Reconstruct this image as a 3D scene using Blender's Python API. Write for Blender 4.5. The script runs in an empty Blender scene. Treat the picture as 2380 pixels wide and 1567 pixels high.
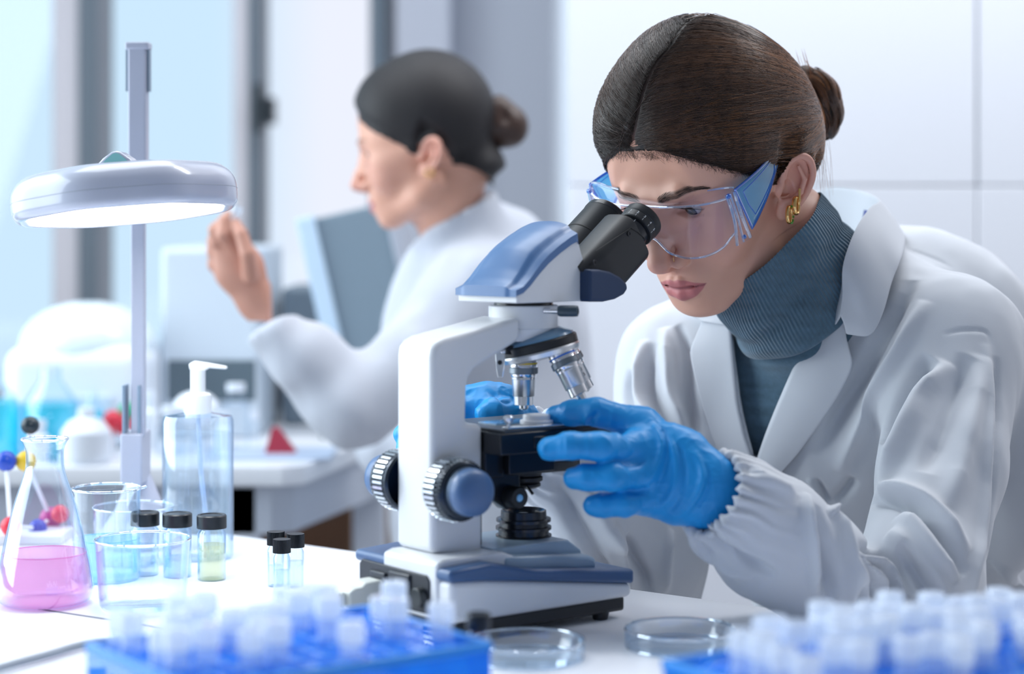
import bpy, bmesh, math, random
import numpy as np
from mathutils import Vector, Matrix
from mathutils.bvhtree import BVHTree
from math import sin, cos, pi, radians

scene = bpy.context.scene
COL = scene.collection

# ------------------------------------------------------------------ camera
F = 4628.0            # focal length in pixels (70 mm lens on a 36 mm wide sensor, 2380 px frame)
CH = 1.255            # camera height, metres
TZ = 0.90             # bench top height
cam_data = bpy.data.cameras.new('camera')
cam_data.lens = 70.0
cam_data.sensor_width = 36.0
cam_data.shift_y = -283.5 / 2380
cam_data.clip_start = 0.05
cam_data.dof.use_dof = True
cam_data.dof.focus_distance = 1.87
cam_data.dof.aperture_fstop = 2.8
cam = bpy.data.objects.new('camera', cam_data)
COL.objects.link(cam)
cam.location = (0, 0, CH)
cam.rotation_euler = (pi / 2, 0, 0)
scene.camera = cam

# ------------------------------------------------------------------ world, lights, exposure
scene.view_settings.view_transform = 'Standard'
scene.view_settings.look = 'None'
scene.view_settings.gamma = 1.0
scene.view_settings.exposure = 0.0
scene.view_settings.use_curve_mapping = False
scene.cycles.max_bounces = 10
scene.cycles.diffuse_bounces = 4
scene.cycles.glossy_bounces = 5
scene.cycles.transmission_bounces = 10
scene.cycles.transparent_max_bounces = 40
scene.cycles.sample_clamp_indirect = 6.0
scene.cycles.use_adaptive_sampling = True
scene.cycles.adaptive_threshold = 0.02

world = bpy.data.worlds.new('sky')
scene.world = world
world.use_nodes = True
_n = world.node_tree.nodes; _l = world.node_tree.links
_bg = _n['Background']
_tc = _n.new('ShaderNodeTexCoord'); _sx = _n.new('ShaderNodeSeparateXYZ')
_mr = _n.new('ShaderNodeMapRange')
_mr.inputs['From Min'].default_value = -0.145; _mr.inputs['From Max'].default_value = -0.095
_mx = _n.new('ShaderNodeMix'); _mx.data_type = 'RGBA'
_mx.inputs[6].default_value = (0.66, 0.87, 1.04, 1)
_mx.inputs[7].default_value = (0.92, 0.94, 1.04, 1)
_l.new(_tc.outputs['Generated'], _sx.inputs[0])
_l.new(_sx.outputs['X'], _mr.inputs['Value'])
_l.new(_mr.outputs['Result'], _mx.inputs[0])
# the part of the room behind the camera is dimmer than the window side
_my = _n.new('ShaderNodeMapRange'); _my.interpolation_type = 'SMOOTHSTEP'
_my.inputs['From Min'].default_value = -0.55; _my.inputs['From Max'].default_value = 0.75
_my.inputs['To Min'].default_value = 0.0; _my.inputs['To Max'].default_value = 1.0
_l.new(_sx.outputs['Y'], _my.inputs['Value'])
_m3 = _n.new('ShaderNodeMix'); _m3.data_type = 'RGBA'
_m3.inputs[6].default_value = (0.20, 0.235, 0.29, 1)
_l.new(_my.outputs['Result'], _m3.inputs[0]); _l.new(_mx.outputs[2], _m3.inputs[7])
_l.new(_m3.outputs[2], _bg.inputs['Color'])
_bg.inputs['Strength'].default_value = 1.0

def area_light(name, loc, target, sx, sy, power, color):
    d = bpy.data.lights.new(name, 'AREA')
    d.shape = 'RECTANGLE'; d.size = sx; d.size_y = sy
    d.energy = power; d.color = color
    o = bpy.data.objects.new(name, d); COL.objects.link(o)
    o.location = loc
    o.rotation_euler = (Vector(target) - Vector(loc)).to_track_quat('-Z', 'Y').to_euler()
    return o
# daylight of the window at the left of the bench, unseen ceiling light over the benches, extra light for the wall
area_light('window_daylight', (-1.9, 2.1, 1.75), (0.1, 1.9, 1.15), 2.2, 1.6, 52, (0.82, 0.93, 1.0))
area_light('unseen_overhead_light', (-0.5, 2.5, 3.0), (-0.4, 2.4, 0.9), 1.6, 1.2, 26, (0.92, 0.96, 1.0))
area_light('unseen_overhead_light', (1.2, 2.55, 3.0), (1.2, 3.3, 1.2), 1.6, 0.4, 38, (0.95, 0.97, 1.0))  # added light, aimed to brighten the white wall panels

# ------------------------------------------------------------------ helpers: points and tags
def P(px, py, D):
    return np.array(((px - 1190) / F * D, D, CH - (py - 500) / F * D))

def tag(o, label=None, cat=None, group=None, kind=None):
    if label: o['label'] = label
    if cat: o['category'] = cat
    if group: o['group'] = group
    if kind: o['kind'] = kind
    return o

def thing(name, loc=(0, 0, 0), rz=0.0, label=None, cat=None, group=None):
    o = bpy.data.objects.new(name, None)
    COL.objects.link(o)
    o.empty_display_size = 0.02
    o.location = loc
    o.rotation_euler = (0, 0, rz)
    return tag(o, label, cat, group)

def copy_tree(o, parent=None):
    c = o.copy(); COL.objects.link(c)
    if parent is not None: c.parent = parent
    for ch in list(o.children):
        copy_tree(ch, c)
    return c

# ------------------------------------------------------------------ materials
MATS = {}
def M(name, color=(0.8, 0.8, 0.8), rough=0.5, metal=0.0, **kw):
    if name in MATS: return MATS[name]
    m = bpy.data.materials.new(name); m.use_nodes = True
    b = m.node_tree.nodes['Principled BSDF']
    b.inputs['Base Color'].default_value = (*color, 1)
    b.inputs['Roughness'].default_value = rough
    b.inputs['Metallic'].default_value = metal
    for k, v in kw.items():
        b.inputs[k.replace('_', ' ')].default_value = v
    MATS[name] = m
    return m

def add_noise_bump(m, scale, strength, dist=0.001, detail=3.0, coord='Object', mapping=None, tex='noise'):
    nt = m.node_tree; b = nt.nodes['Principled BSDF']
    tc = nt.nodes.new('ShaderNodeTexCoord')
    src = tc.outputs[coord]
    if mapping:
        mp = nt.nodes.new('ShaderNodeMapping'); mp.inputs['Scale'].default_value = mapping
        nt.links.new(src, mp.inputs[0]); src = mp.outputs[0]
    t = nt.nodes.new('ShaderNodeTexNoise')
    t.inputs['Scale'].default_value = scale; t.inputs['Detail'].default_value = detail
    nt.links.new(src, t.inputs['Vector'])
    bp = nt.nodes.new('ShaderNodeBump'); bp.inputs['Strength'].default_value = strength
    bp.inputs['Distance'].default_value = dist
    nt.links.new(t.outputs['Fac'], bp.inputs['Height'])
    if b.inputs['Normal'].is_linked:
        prev = b.inputs['Normal'].links[0].from_socket
        nt.links.new(prev, bp.inputs['Normal'])
    nt.links.new(bp.outputs['Normal'], b.inputs['Normal'])
    return m

def glass(name, tint=(0.96, 0.98, 1.0), edge=0.75, base=0.04, power=3.0, haze=0.0, hazecol=(0.8, 0.9, 1.0), rough=0.02, edgetint=None):
    """thin clear wall: transmits tinted light, reflects more at grazing angles"""
    if name in MATS: return MATS[name]
    m = bpy.data.materials.new(name); m.use_nodes = True
    nt = m.node_tree; nt.nodes.clear()
    out = nt.nodes.new('ShaderNodeOutputMaterial')
    tr = nt.nodes.new('ShaderNodeBsdfTransparent'); tr.inputs['Color'].default_value = (*tint, 1)
    gl = nt.nodes.new('ShaderNodeBsdfGlossy'); gl.inputs['Roughness'].default_value = rough
    gl.inputs['Color'].default_value = (0.95, 0.97, 1, 1)
    lw = nt.nodes.new('ShaderNodeLayerWeight'); lw.inputs['Blend'].default_value = 0.5
    pw = nt.nodes.new('ShaderNodeMath'); pw.operation = 'POWER'; pw.inputs[1].default_value = power
    ml = nt.nodes.new('ShaderNodeMath'); ml.operation = 'MULTIPLY_ADD'
    ml.inputs[1].default_value = edge; ml.inputs[2].default_value = base
    nt.links.new(lw.outputs['Facing'], pw.inputs[0]); nt.links.new(pw.outputs[0], ml.inputs[0])
    body = tr.outputs[0]
    if edgetint:
        mx0 = nt.nodes.new('ShaderNodeMix'); mx0.data_type = 'RGBA'
        mx0.inputs[6].default_value = (*tint, 1); mx0.inputs[7].default_value = (*edgetint, 1)
        nt.links.new(pw.outputs[0], mx0.inputs[0]); nt.links.new(mx0.outputs[2], tr.inputs['Color'])
    if haze > 0:
        df = nt.nodes.new('ShaderNodeBsdfDiffuse'); df.inputs['Color'].default_value = (*hazecol, 1)
        ts = nt.nodes.new('ShaderNodeBsdfTranslucent'); ts.inputs['Color'].default_value = (*hazecol, 1)
        a = nt.nodes.new('ShaderNodeMixShader'); a.inputs[0].default_value = 0.5
        nt.links.new(df.outputs[0], a.inputs[1]); nt.links.new(ts.outputs[0], a.inputs[2])
        h = nt.nodes.new('ShaderNodeMixShader'); h.inputs[0].default_value = haze
        nt.links.new(body, h.inputs[1]); nt.links.new(a.outputs[0], h.inputs[2]); body = h.outputs[0]
    mx = nt.nodes.new('ShaderNodeMixShader')
    nt.links.new(ml.outputs[0], mx.inputs[0]); nt.links.new(body, mx.inputs[1]); nt.links.new(gl.outputs[0], mx.inputs[2])
    nt.links.new(mx.outputs[0], out.inputs[0])
    MATS[name] = m
    return m

def emis(name, color, strength):
    if name in MATS: return MATS[name]
    m = bpy.data.materials.new(name); m.use_nodes = True
    nt = m.node_tree; nt.nodes.clear()
    out = nt.nodes.new('ShaderNodeOutputMaterial'); e = nt.nodes.new('ShaderNodeEmission')
    e.inputs[0].default_value = (*color, 1); e.inputs[1].default_value = strength
    nt.links.new(e.outputs[0], out.inputs[0]); MATS[name] = m
    return m

# ------------------------------------------------------------------ mesh building
def frame_z(a, b):
    """matrix whose local z runs from a towards b, origin at a"""
    a = Vector(a); b = Vector(b)
    q = (b - a).to_track_quat('Z', 'Y')
    return Matrix.Translation(a) @ q.to_matrix().to_4x4()

class MB:
    def __init__(s):
        s.v = []; s.f = []; s.n = 0
    def add(s, vs, fs, T=None):
        vs = [Vector(v) for v in vs]
        if T is not None: vs = [T @ v for v in vs]
        s.v.extend([tuple(v) for v in vs]); s.f.extend([tuple(i + s.n for i in f) for f in fs]); s.n += len(vs)
        return s
    def box(s, lo, hi, T=None):
        x0, y0, z0 = lo; x1, y1, z1 = hi
        vs = [(x0,y0,z0),(x1,y0,z0),(x1,y1,z0),(x0,y1,z0),(x0,y0,z1),(x1,y0,z1),(x1,y1,z1),(x0,y1,z1)]
        fs = [(0,3,2,1),(4,5,6,7),(0,1,5,4),(1,2,6,5),(2,3,7,6),(3,0,4,7)]
        return s.add(vs, fs, T)
    def lathe(s, prof, n=48, T=None, close=True, sx=1.0, sy=1.0):
        """profile [(r,z)...] turned about local z"""
        vs = []; fs = []; rings = []
        for r, z in prof:
            if r < 1e-6:
                rings.append([len(vs)]); vs.append((0, 0, z))
            else:
                rings.append(list(range(len(vs), len(vs) + n)))
                vs += [(r * sx * cos(2*pi*i/n), r * sy * sin(2*pi*i/n), z) for i in range(n)]
        for a, b in zip(rings[:-1], rings[1:]):
            for i in range(n):
                j = (i + 1) % n
                if len(a) == 1 and len(b) == 1: continue
                if len(a) == 1: fs.append((a[0], b[j], b[i]))
                elif len(b) == 1: fs.append((a[i], a[j], b[0]))
                else: fs.append((a[i], a[j], b[j], b[i]))
        if close:
            if len(rings[0]) > 1: fs.append(tuple(reversed(rings[0])))
            if len(rings[-1]) > 1: fs.append(tuple(rings[-1]))
        return s.add(vs, fs, T)
    def cyl(s, a, b, r, r2=None, n=32, T=None):
        L = (Vector(b) - Vector(a)).length
        m = frame_z(a, b)
        if T is not None: m = T @ m
        return s.lathe([(r, 0), (r if r2 is None else r2, L)], n, m)
    def prism(s, poly, y0, y1, T=None, plane='xz'):
        """polygon extruded: 'xz' polygon along y, 'xy' polygon along z, 'yz' along x"""
        n = len(poly)
        def mk(p, q):
            return {'xz': (p[0], q, p[1]), 'xy': (p[0], p[1], q), 'yz': (q, p[0], p[1])}[plane]
        vs = [mk(p, y0) for p in poly] + [mk(p, y1) for p in poly]
        fs = [tuple(range(n)), tuple(reversed(range(n, 2*n)))]
        fs += [(j, i, i + n, j + n) for i, j in ((k, (k+1) % n) for k in range(n))]
        return s.add(vs, fs, T)
    def sphere(s, c, r, T=None, nu=24, nv=14, sc=(1,1,1)):
        prof = [(r*sin(pi*i/nv), -r*cos(pi*i/nv)) for i in range(nv+1)]
        prof[0] = (0, -r); prof[-1] = (0, r)
        m = Matrix.Translation(c) @ Matrix.Diagonal((*sc, 1))
        if T is not None: m = T @ m
        return s.lathe(prof, nu, m)
    def tube(s, pts, r, n=10, T=None, cap=True):
        """tube along a polyline, r a number or list"""
        pts = [Vector(p) for p in pts]; m = len(pts)
        rs = r if hasattr(r, '__len__') else [r]*m
        vs = []; fs = []
        up = None
        for i, p in enumerate(pts):
            t = (pts[min(i+1, m-1)] - pts[max(i-1, 0)]).normalized()
            if up is None:
                up = t.orthogonal().normalized()
            else:
                up = (up - t * up.dot(t)).normalized()
            w = t.cross(up)
            vs += [p + (up*cos(2*pi*k/n) + w*sin(2*pi*k/n))*rs[i] for k in range(n)]
        for i in range(m-1):
            for k in range(n):
                k2 = (k+1) % n
                fs.append((i*n+k, i*n+k2, (i+1)*n+k2, (i+1)*n+k))
        if cap:
            fs.append(tuple(reversed(range(n)))); fs.append(tuple(range((m-1)*n, m*n)))
        return s.add(vs, fs, T)
    def torus(s, R, r, T=None, n=48, k=12):
        pts = [(R*cos(2*pi*i/n), R*sin(2*pi*i/n), 0) for i in range(n)]
        vs = []; fs = []
        for i in range(n):
            a = 2*pi*i/n
            for j in range(k):
                b = 2*pi*j/k
                vs.append(((R+r*cos(b))*cos(a), (R+r*cos(b))*sin(a), r*sin(b)))
        for i in range(n):
            for j in range(k):
                fs.append((i*k+j, ((i+1)%n)*k+j, ((i+1)%n)*k+(j+1)%k, i*k+(j+1)%k))
        return s.add(vs, fs, T)
    def grid(s, pts, T=None, closed_u=False):
        """pts: rows x cols of points"""
        R = len(pts); C = len(pts[0])
        vs = [tuple(p) for row in pts for p in row]; fs = []
        for i in range(R-1):
            for j in range(C if closed_u else C-1):
                j2 = (j+1) % C
                fs.append((i*C+j, i*C+j2, (i+1)*C+j2, (i+1)*C+j))
        return s.add(vs, fs, T)
    def build(s, name, mat, parent=None, bevel=0.0, seg=3, smooth=True, solid=0.0, subsurf=0, angle=35, off=0.0):
        me = bpy.data.meshes.new(name)
        me.from_pydata(s.v, [], s.f); me.validate(); me.update()
        o = bpy.data.objects.new(name, me); COL.objects.link(o)
        me.materials.append(mat)
        bm = bmesh.new(); bm.from_mesh(me); bmesh.ops.recalc_face_normals(bm, faces=bm.faces); bm.to_mesh(me); bm.free()
        if parent is not None: o.parent = parent
        if solid:
            md = o.modifiers.new('thick', 'SOLIDIFY'); md.thickness = solid; md.offset = off
        if bevel:
            md = o.modifiers.new('bevel', 'BEVEL'); md.width = bevel; md.segments = seg
            md.limit_method = 'ANGLE'; md.angle_limit = radians(30); md.harden_normals = False
        if subsurf:
            md = o.modifiers.new('sub', 'SUBSURF'); md.levels = subsurf; md.render_levels = subsurf
        if smooth:
            me.shade_smooth()
            try: me.set_sharp_from_angle(angle=radians(angle))
            except Exception: pass
        return o

def wbuild(mb, name, mat, root, **kw):
    """mesh in world coordinates under a root that stands elsewhere"""
    o = mb.build(name, mat, None, **kw)
    if root is not None:
        o.parent = root
        o.matrix_parent_inverse = Matrix.Translation(-Vector(root.location))
    return o

def ease(t): return t*t*(3-2*t)
def catmull(pts, n):
    """smooth curve through points, n samples"""
    pts = [np.asarray(p, float) for p in pts]
    ext = [2*pts[0]-pts[1]] + pts + [2*pts[-1]-pts[-2]]
    out = []
    m = len(pts)-1
    for i in range(n):
        u = i/(n-1)*m; k = min(int(u), m-1); t = u-k
        a, b, c, d = ext[k:k+4]
        out.append(0.5*((2*b)+(c-a)*t+(2*a-5*b+4*c-d)*t*t+(3*b-a-3*c+d)*t**3))
    return out
# ------------------------------------------------------------------ the room
def struct(name, mb, mat, label=None, **kw):
    o = mb.build(name, mat, **kw); o['kind'] = 'structure'
    if label: o['label'] = label
    return o
m_wall_grey = M('grey_paint', (0.46, 0.48, 0.54), 0.7)
m_wall_white = M('white_wall_panel', (0.82, 0.84, 0.90), 0.55)
m_floor = add_noise_bump(M('floor_vinyl', (0.46, 0.45, 0.46), 0.5), 30, 0.05)
m_frame_w = M('window_frame_pale', (0.80, 0.76, 0.80), 0.45)
m_frame_g = M('window_frame_grey', (0.16, 0.20, 0.24), 0.45)
WD = 4.6
def wx(px, D=WD): return (px-1190)/F*D
struct('floor', MB().box((-4, -1.0, -0.1), (4, WD+0.6, 0.0)), m_floor)
# back wall: parapet below the windows, piers between them, white panelled part at the right
WB, WT = 0.78, 2.9
mb = MB()
mb.box((-4, WD, 0), (wx(865), WD+0.25, WB))
mb.box((-4, WD, WT), (wx(865), WD+0.25, 3.2))
mb.box((wx(880), WD, 0), (wx(1315), WD+0.25, 3.2))
struct('wall_back', mb, m_wall_grey)
mb = MB().box((wx(925), WD-0.10, 0), (wx(1052), WD-0.001, 3.2))
struct('trim_1', mb, M('pale_pier', (0.56, 0.57, 0.64), 0.6), bevel=0.01)
mb = MB()
WP = 3.3
mb.box((wx(1322, WP), WP, 0), (wx(2269.5, WP), WP+0.04, 1.3025))
mb.box((wx(1322, WP), WP, 1.305), (wx(2269.5, WP), WP+0.04, 3.2))
mb.box((wx(2274, WP), WP, 0), (wx(3200, WP), WP+0.04, 1.3025))
mb.box((wx(2274, WP), WP, 1.305), (wx(3200, WP), WP+0.04, 3.2))
mb.box((wx(1322, WP), WP+0.03, 0), (wx(3200, WP), WD+0.25, 3.2))
struct('wall_right', mb, m_wall_white, bevel=0.002, seg=2)
# windows: pale reveal, grey mullion, clear pane
m_pane = glass('window_pane_glass', (0.98, 0.99, 1.0), edge=0.3, base=0.02)
def window(n, x0, x1, pale=(0, 0), grey=(0, 0)):
    """one pane between x0 and x1 (metres), frame members given as pixel spans at the wall"""
    w = thing('window_%d' % n, ((x0+x1)/2, WD, WB)); w['kind'] = 'structure'
    ox, oz = (x0+x1)/2, WB
    f = MB()
    f.box((x0-ox, 0.06, 0), (x1-ox, 0.14, 0.07)); f.box((x0-ox, 0.06, WT-WB-0.07), (x1-ox, 0.14, WT-WB))
    f.build('window_rail', m_frame_w, w)
    if pale[1] > pale[0]:
        MB().box((wx(pale[0])-ox, -0.03, 0), (wx(pale[1])-ox, 0.12, WT-WB)).build('window_jamb', m_frame_w, w, bevel=0.006)
    if grey[1] > grey[0]:
        MB().box((wx(grey[0])-ox, -0.05, 0), (wx(grey[1])-ox, 0.14, WT-WB)).build('window_mullion', m_frame_g, w, bevel=0.006)
    MB().box((x0-ox, 0.09, 0.05), (x1-ox, 0.096, WT-WB-0.05)).build('glass_pane', m_pane, w)
    return w
window(1, -4.0, wx(175), (128, 192), (192, 236))
window(2, wx(175)+0.001, wx(590), (545, 583), (583, 609))
w3 = window(3, wx(590)+0.001, wx(866), (0, 0), (862, 900))
hb = MB(); hx, hz = wx(618)-w3.location.x, CH-(262-500)/F*WD-WB
hb.box((hx-0.02, -0.10, hz-0.03), (hx+0.03, -0.04, hz+0.03)); hb.box((hx-0.015, -0.12, hz-0.05), (hx+0.008, -0.09, hz+0.06))
hb.build('window_handle', M('handle_dark', (0.03, 0.04, 0.05), 0.4), w3, bevel=0.004)
# ------------------------------------------------------------------ benches
m_bench = add_noise_bump(M('bench_laminate', (0.80, 0.81, 0.85), 0.28), 400, 0.03, 0.0004)
m_bench_edge = M('bench_edge', (0.62, 0.65, 0.72), 0.4)
e0 = P(540, 1243, .355*F/743); e1 = P(2060, 1450, .355*F/950)
dx, dy = e1[0]-e0[0], e1[1]-e0[1]
far = (e0[0]+dx*2.6, e0[1]+dy*2.6)
bt = thing('lab_bench', (0, 1.2, 0), label='white topped lab bench in the foreground carrying the microscope', cat='bench')
# the seams between the worktop plates are shallow grooves
poly = [(e0[0], e0[1]-1.2), far and (far[0], far[1]-1.2), (far[0], -1.0), (-1.6, -1.0), (-1.6, e0[1]-1.2)]
MB().prism(poly, TZ-0.03, TZ, plane='xy').build('bench_top', m_bench, bt, bevel=0.002)
g = MB()
g.box((-0.012, -0.0012, 0), (0.40, 0.0012, 0.0012), Matrix.Translation((P(112,1420,1.786)[0], 1.786-1.2, TZ-0.0005)) @ Matrix.Rotation(radians(-33), 4, 'Z'))
g.build('plate_seam', M('seam_dark', (0.20, 0.20, 0.24), 0.6), bt)
for lx, ly in ((-1.5, -0.9), (-1.5, 0.9), (0.65, -0.9), (-0.25, 0.8)):
    MB().box((lx-0.03, ly-0.03, 0), (lx+0.03, ly+0.03, TZ-0.03)).build('leg', m_bench_edge, bt, bevel=0.003)

bD = 2.81
b2 = thing('lab_table', (wx(400, bD), bD, 0), label='white lab table further back under the blurred equipment and sleeves', cat='table')
ox = b2.location.x
c0 = wx(690, bD)-ox
poly = [(-2.2, 0), (c0-0.02, 0), (c0+0.01, 0.02), (wx(930, 3.35)-ox, 0.52), (wx(930, 3.35)-ox, 0.85), (-2.2, 0.85)]
MB().prism(poly, TZ-0.028, TZ, plane='xy').build('table_top', M('table_top_white', (0.86, 0.88, 0.92), 0.3), b2, bevel=0.003)
m_apron = M('table_apron_grey', (0.52, 0.56, 0.64), 0.5)
MB().box((-2.2, 0.03, TZ-0.10), (c0-0.04, 0.05, TZ-0.028)).build('apron', m_apron, b2)
MB().prism([(c0-0.04, 0.03), (c0-0.01, 0.05), (wx(920, 3.3)-ox, 0.50), (wx(905, 3.3)-ox, 0.52)], TZ-0.10, TZ-0.028, plane='xy').build('apron', m_apron, b2)
m_leg2 = M('table_leg_white', (0.66, 0.70, 0.78), 0.4)
for lx, ly in ((c0-0.085, 0.03), (-0.62, 0.06), (wx(860, 3.3)-ox, 0.45)):
    MB().box((lx-0.026, ly, 0), (lx+0.026, ly+0.05, TZ-0.03)).build('leg', m_leg2, b2, bevel=0.004)
# shelves / boxes of warm wood and dark stuff under and beyond the table
cab = thing('storage_shelf', (wx(760, 3.9), 3.9, 0), label='brown wooden shelf unit standing low beyond the rear table', cat='shelf')
m_wood = M('warm_wood', (0.62, 0.40, 0.26), 0.6)
MB().box((-0.30, 0, 0), (-0.27, 0.4, 0.80)).build('side_panel', m_wood, cab); MB().box((0.05, 0, 0), (0.10, 0.4, 0.80)).build('side_panel', m_wood, cab)
for z in (0.1, 0.42, 0.77): MB().box((-0.28, 0, z), (0.06, 0.4, z+0.03)).build('shelf', m_wood, cab)
MB().box((-0.28, 0.38, 0.1), (0.06, 0.4, 0.8)).build('back_panel', M('shelf_back', (0.45, 0.34, 0.26), 0.7), cab)
# ------------------------------------------------------------------ microscope
X0, D0, TH, THH = .0103, 1.77, 38.0, 46.0
def inv(px, py, v, th=TH):
    """point of the plane at side offset v (metres) of the microscope seen at a pixel -> (u, z)"""
    c, s = cos(radians(th)), sin(radians(th)); k = (px-1190)/F
    u = (k*D0+k*v*c-X0+v*s)/(c-k*s); D = D0+u*s+v*c
    return (u, CH-TZ-(py-500)/F*D)
def zpx(py, D=D0): return CH-TZ-(py-500)/F*D
W_PL = M('white_plastic', (0.74, 0.75, 0.77), 0.32, Coat_Weight=0.25, Coat_Roughness=0.2)
B_PL = M('blue_plastic', (0.035, 0.095, 0.225), 0.40, Coat_Weight=0.2, Coat_Roughness=0.3)
DB_PL = M('dark_blue_plastic', (0.012, 0.035, 0.095), 0.5)
K_PL = add_noise_bump(M('black_plastic', (0.012, 0.013, 0.016), 0.42), 2500, 0.15, 0.0002)
K_GL = M('black_anodised', (0.006, 0.008, 0.014), 0.25)
CHROME = M('chrome', (0.78, 0.78, 0.80), 0.16, 1.0)
SATIN = M('satin_steel', (0.66, 0.67, 0.69), 0.30, 1.0)
GREY_M = M('knurled_grey_metal', (0.22, 0.25, 0.28), 0.4, 1.0)

sc = thing('microscope', (X0, D0, TZ), radians(TH), 'white and blue binocular microscope on the bench under the gloved hands', 'microscope')
# --- base
V = .070
def side(pts, v=-V, th=TH): return [inv(x, y, v, th) for x, y in pts]
blk = MB().box((-.126, -.066, .006), (.062, .066, .019)); blk.build('base_underside', K_PL, sc, bevel=.003)
for u, v in ((.040, -.058), (.040, .058), (-.108, .062), (-.100, -.050)):
    MB().lathe([(.0065, 0), (.0085, .009)], 24, Matrix.Translation((u, v, 0))).build('foot', K_PL, sc, bevel=.0008)
body = [(-.131, .019), (-.131, .0535), (-.098, .0535), (.068, .0305), (.068, .0175), (-.131, .0175)]
MB().prism([(-.131, .0178), (-.131, .0538), (-.095, .0510), (.068, .0300), (.068, .0178)], -V, V).build('base_body', W_PL, sc, bevel=.006, seg=5)
tr = [(-.133, .0530), (-.133, .0625), (-.090, .0648), (-.045, .0545), (.069, .0425), (.069, .0295), (-.040, .0440), (-.095, .0505)]
MB().prism(tr, -V-.001, V+.001).build('base_trim', B_PL, sc, bevel=.0035, seg=5)
# raised white plinth at the back, stepped deck along the middle
MB().prism([(-.1335, .019), (-.1335, .0660), (-.125, .0690), (-.064, .0690), (-.050, .0640), (-.050, .030), (-.120, .019)], -.053, .026).build('plinth', W_PL, sc, bevel=.003)
LG = M('shaded_white_deck', (0.30, 0.40, 0.50), 0.3)  # white plastic, its shade mixed into the colour
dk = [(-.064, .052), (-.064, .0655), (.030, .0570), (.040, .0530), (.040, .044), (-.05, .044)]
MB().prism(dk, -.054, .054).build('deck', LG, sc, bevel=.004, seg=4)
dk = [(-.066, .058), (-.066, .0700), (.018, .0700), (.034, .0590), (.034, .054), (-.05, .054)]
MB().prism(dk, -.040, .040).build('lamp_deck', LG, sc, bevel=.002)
# --- back panel with inlet, switch and dial
pn = MB().prism([(-.044, .023), (-.044, .051), (-.040, .055), (.056, .0560), (.060, .052), (.060, .023)], -.1350, -.130, plane='yz')
pn.build('rear_panel', M('panel_black', (0.010, 0.014, 0.022), 0.45), sc, bevel=.0008)
rp = sc.children[-1] if False else [o for o in sc.children if o.name.startswith('rear_panel')][0]
MB().box((-.1375, .018, .028), (-.134, .040, .049)).build('power_inlet', M('inlet_black', (0.02, 0.025, 0.035), 0.35), rp, bevel=.001)
MB().box((-.1372, -.018, .030), (-.134, .012, .0525)).build('switch_frame', M('switch_black', (0.018, 0.022, 0.03), 0.3), rp, bevel=.001)
MB().cyl((-.135, -.034, .036), (-.142, -.034, .036), .0085, n=32).build('dimmer_dial', M('dial_black', (0.02, 0.025, 0.03), 0.3), rp, bevel=.0008)
# --- limb (column + arm), outline of its side
op = [(1003,1288),(1003,832),(1006,812),(1016,797),(1034,786),(1210,737),(1210,792),(1128,843),(1104,860),(1092,876),(1087,900),(1085,985),(1123,987),(1123,1288)]
op = [inv(x, y, -.026) for x, y in op]
MB().prism(op, -.0265, .0265).build('limb', W_PL, sc, bevel=.0055, seg=6)
# --- head ring, dovetail gap, clamp knob
MB().lathe([(.0, .2440), (.0262, .2440), (.0282, .2505), (.0296, .2545), (.0312, .2555), (.0312, .2742), (.0300, .2752), (0, .2752)], 64).build('head_holder', W_PL, sc)
MB().lathe([(.0265, .2745), (.0265, .2790)], 64).build('dovetail_gap', K_GL, sc)
Tw = Matrix.Rotation(radians(-TH), 4, 'Z')      # local frame aligned with the bench's left-right axis
ck = MB().cyl((.029, -.006, .2712), (.034, -.008, .2712), .0028, T=Tw).cyl((.018, -.025, .2712), (.032, -.030, .2712), .0027, T=Tw)
ck.build('clamp_screw', CHROME, sc)
MB().lathe([(.0, 0), (.0042, 0), (.0050, .002), (.0050, .014), (.0046, .0175), (.0030, .0180), (.0028, .0155), (0, .0155)], 32,
           Tw @ frame_z((.0300, -.030, .2712), (.0480, -.034, .2712))).build('clamp_knob', M('knob_slate', (0.035, 0.06, 0.085), 0.35), sc)
# --- revolving nosepiece: tilted turret + objectives
tilt = radians(14)
Tt = Tw @ Matrix.Translation((.0138, 0, .2395)) @ Matrix.Rotation(-tilt, 4, 'Y')   # local -z points down and to the right
MB().lathe([(0, .012), (.022, .012), (.0325, .0065), (.0335, .0045), (.020, .002), (0, .002)], 64, Tt).build('turret_dome', M('turret_blue', (0.13, 0.26, 0.40), 0.28, Coat_Weight=0.3), sc)
MB().lathe([(0, .0042), (.0335, .0042), (.0348, .003), (.0348, -.0035), (.0330, -.0045), (0, -.0045)], 64, Tt).build('turret_grip', K_PL, sc)
MB().lathe([(0, -.0040), (.0352, -.0040), (.0358, -.0055), (.0345, -.0095), (.026, -.0115), (0, -.0115)], 64, Tt).build('turret_plate', SATIN, sc)
MB().lathe([(0, .0115), (.0262, .0115), (.0262, .0035), (0, .0035)], 48, Tw @ Matrix.Translation((0, 0, .2290))).build('turret_seat', K_GL, sc)
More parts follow.
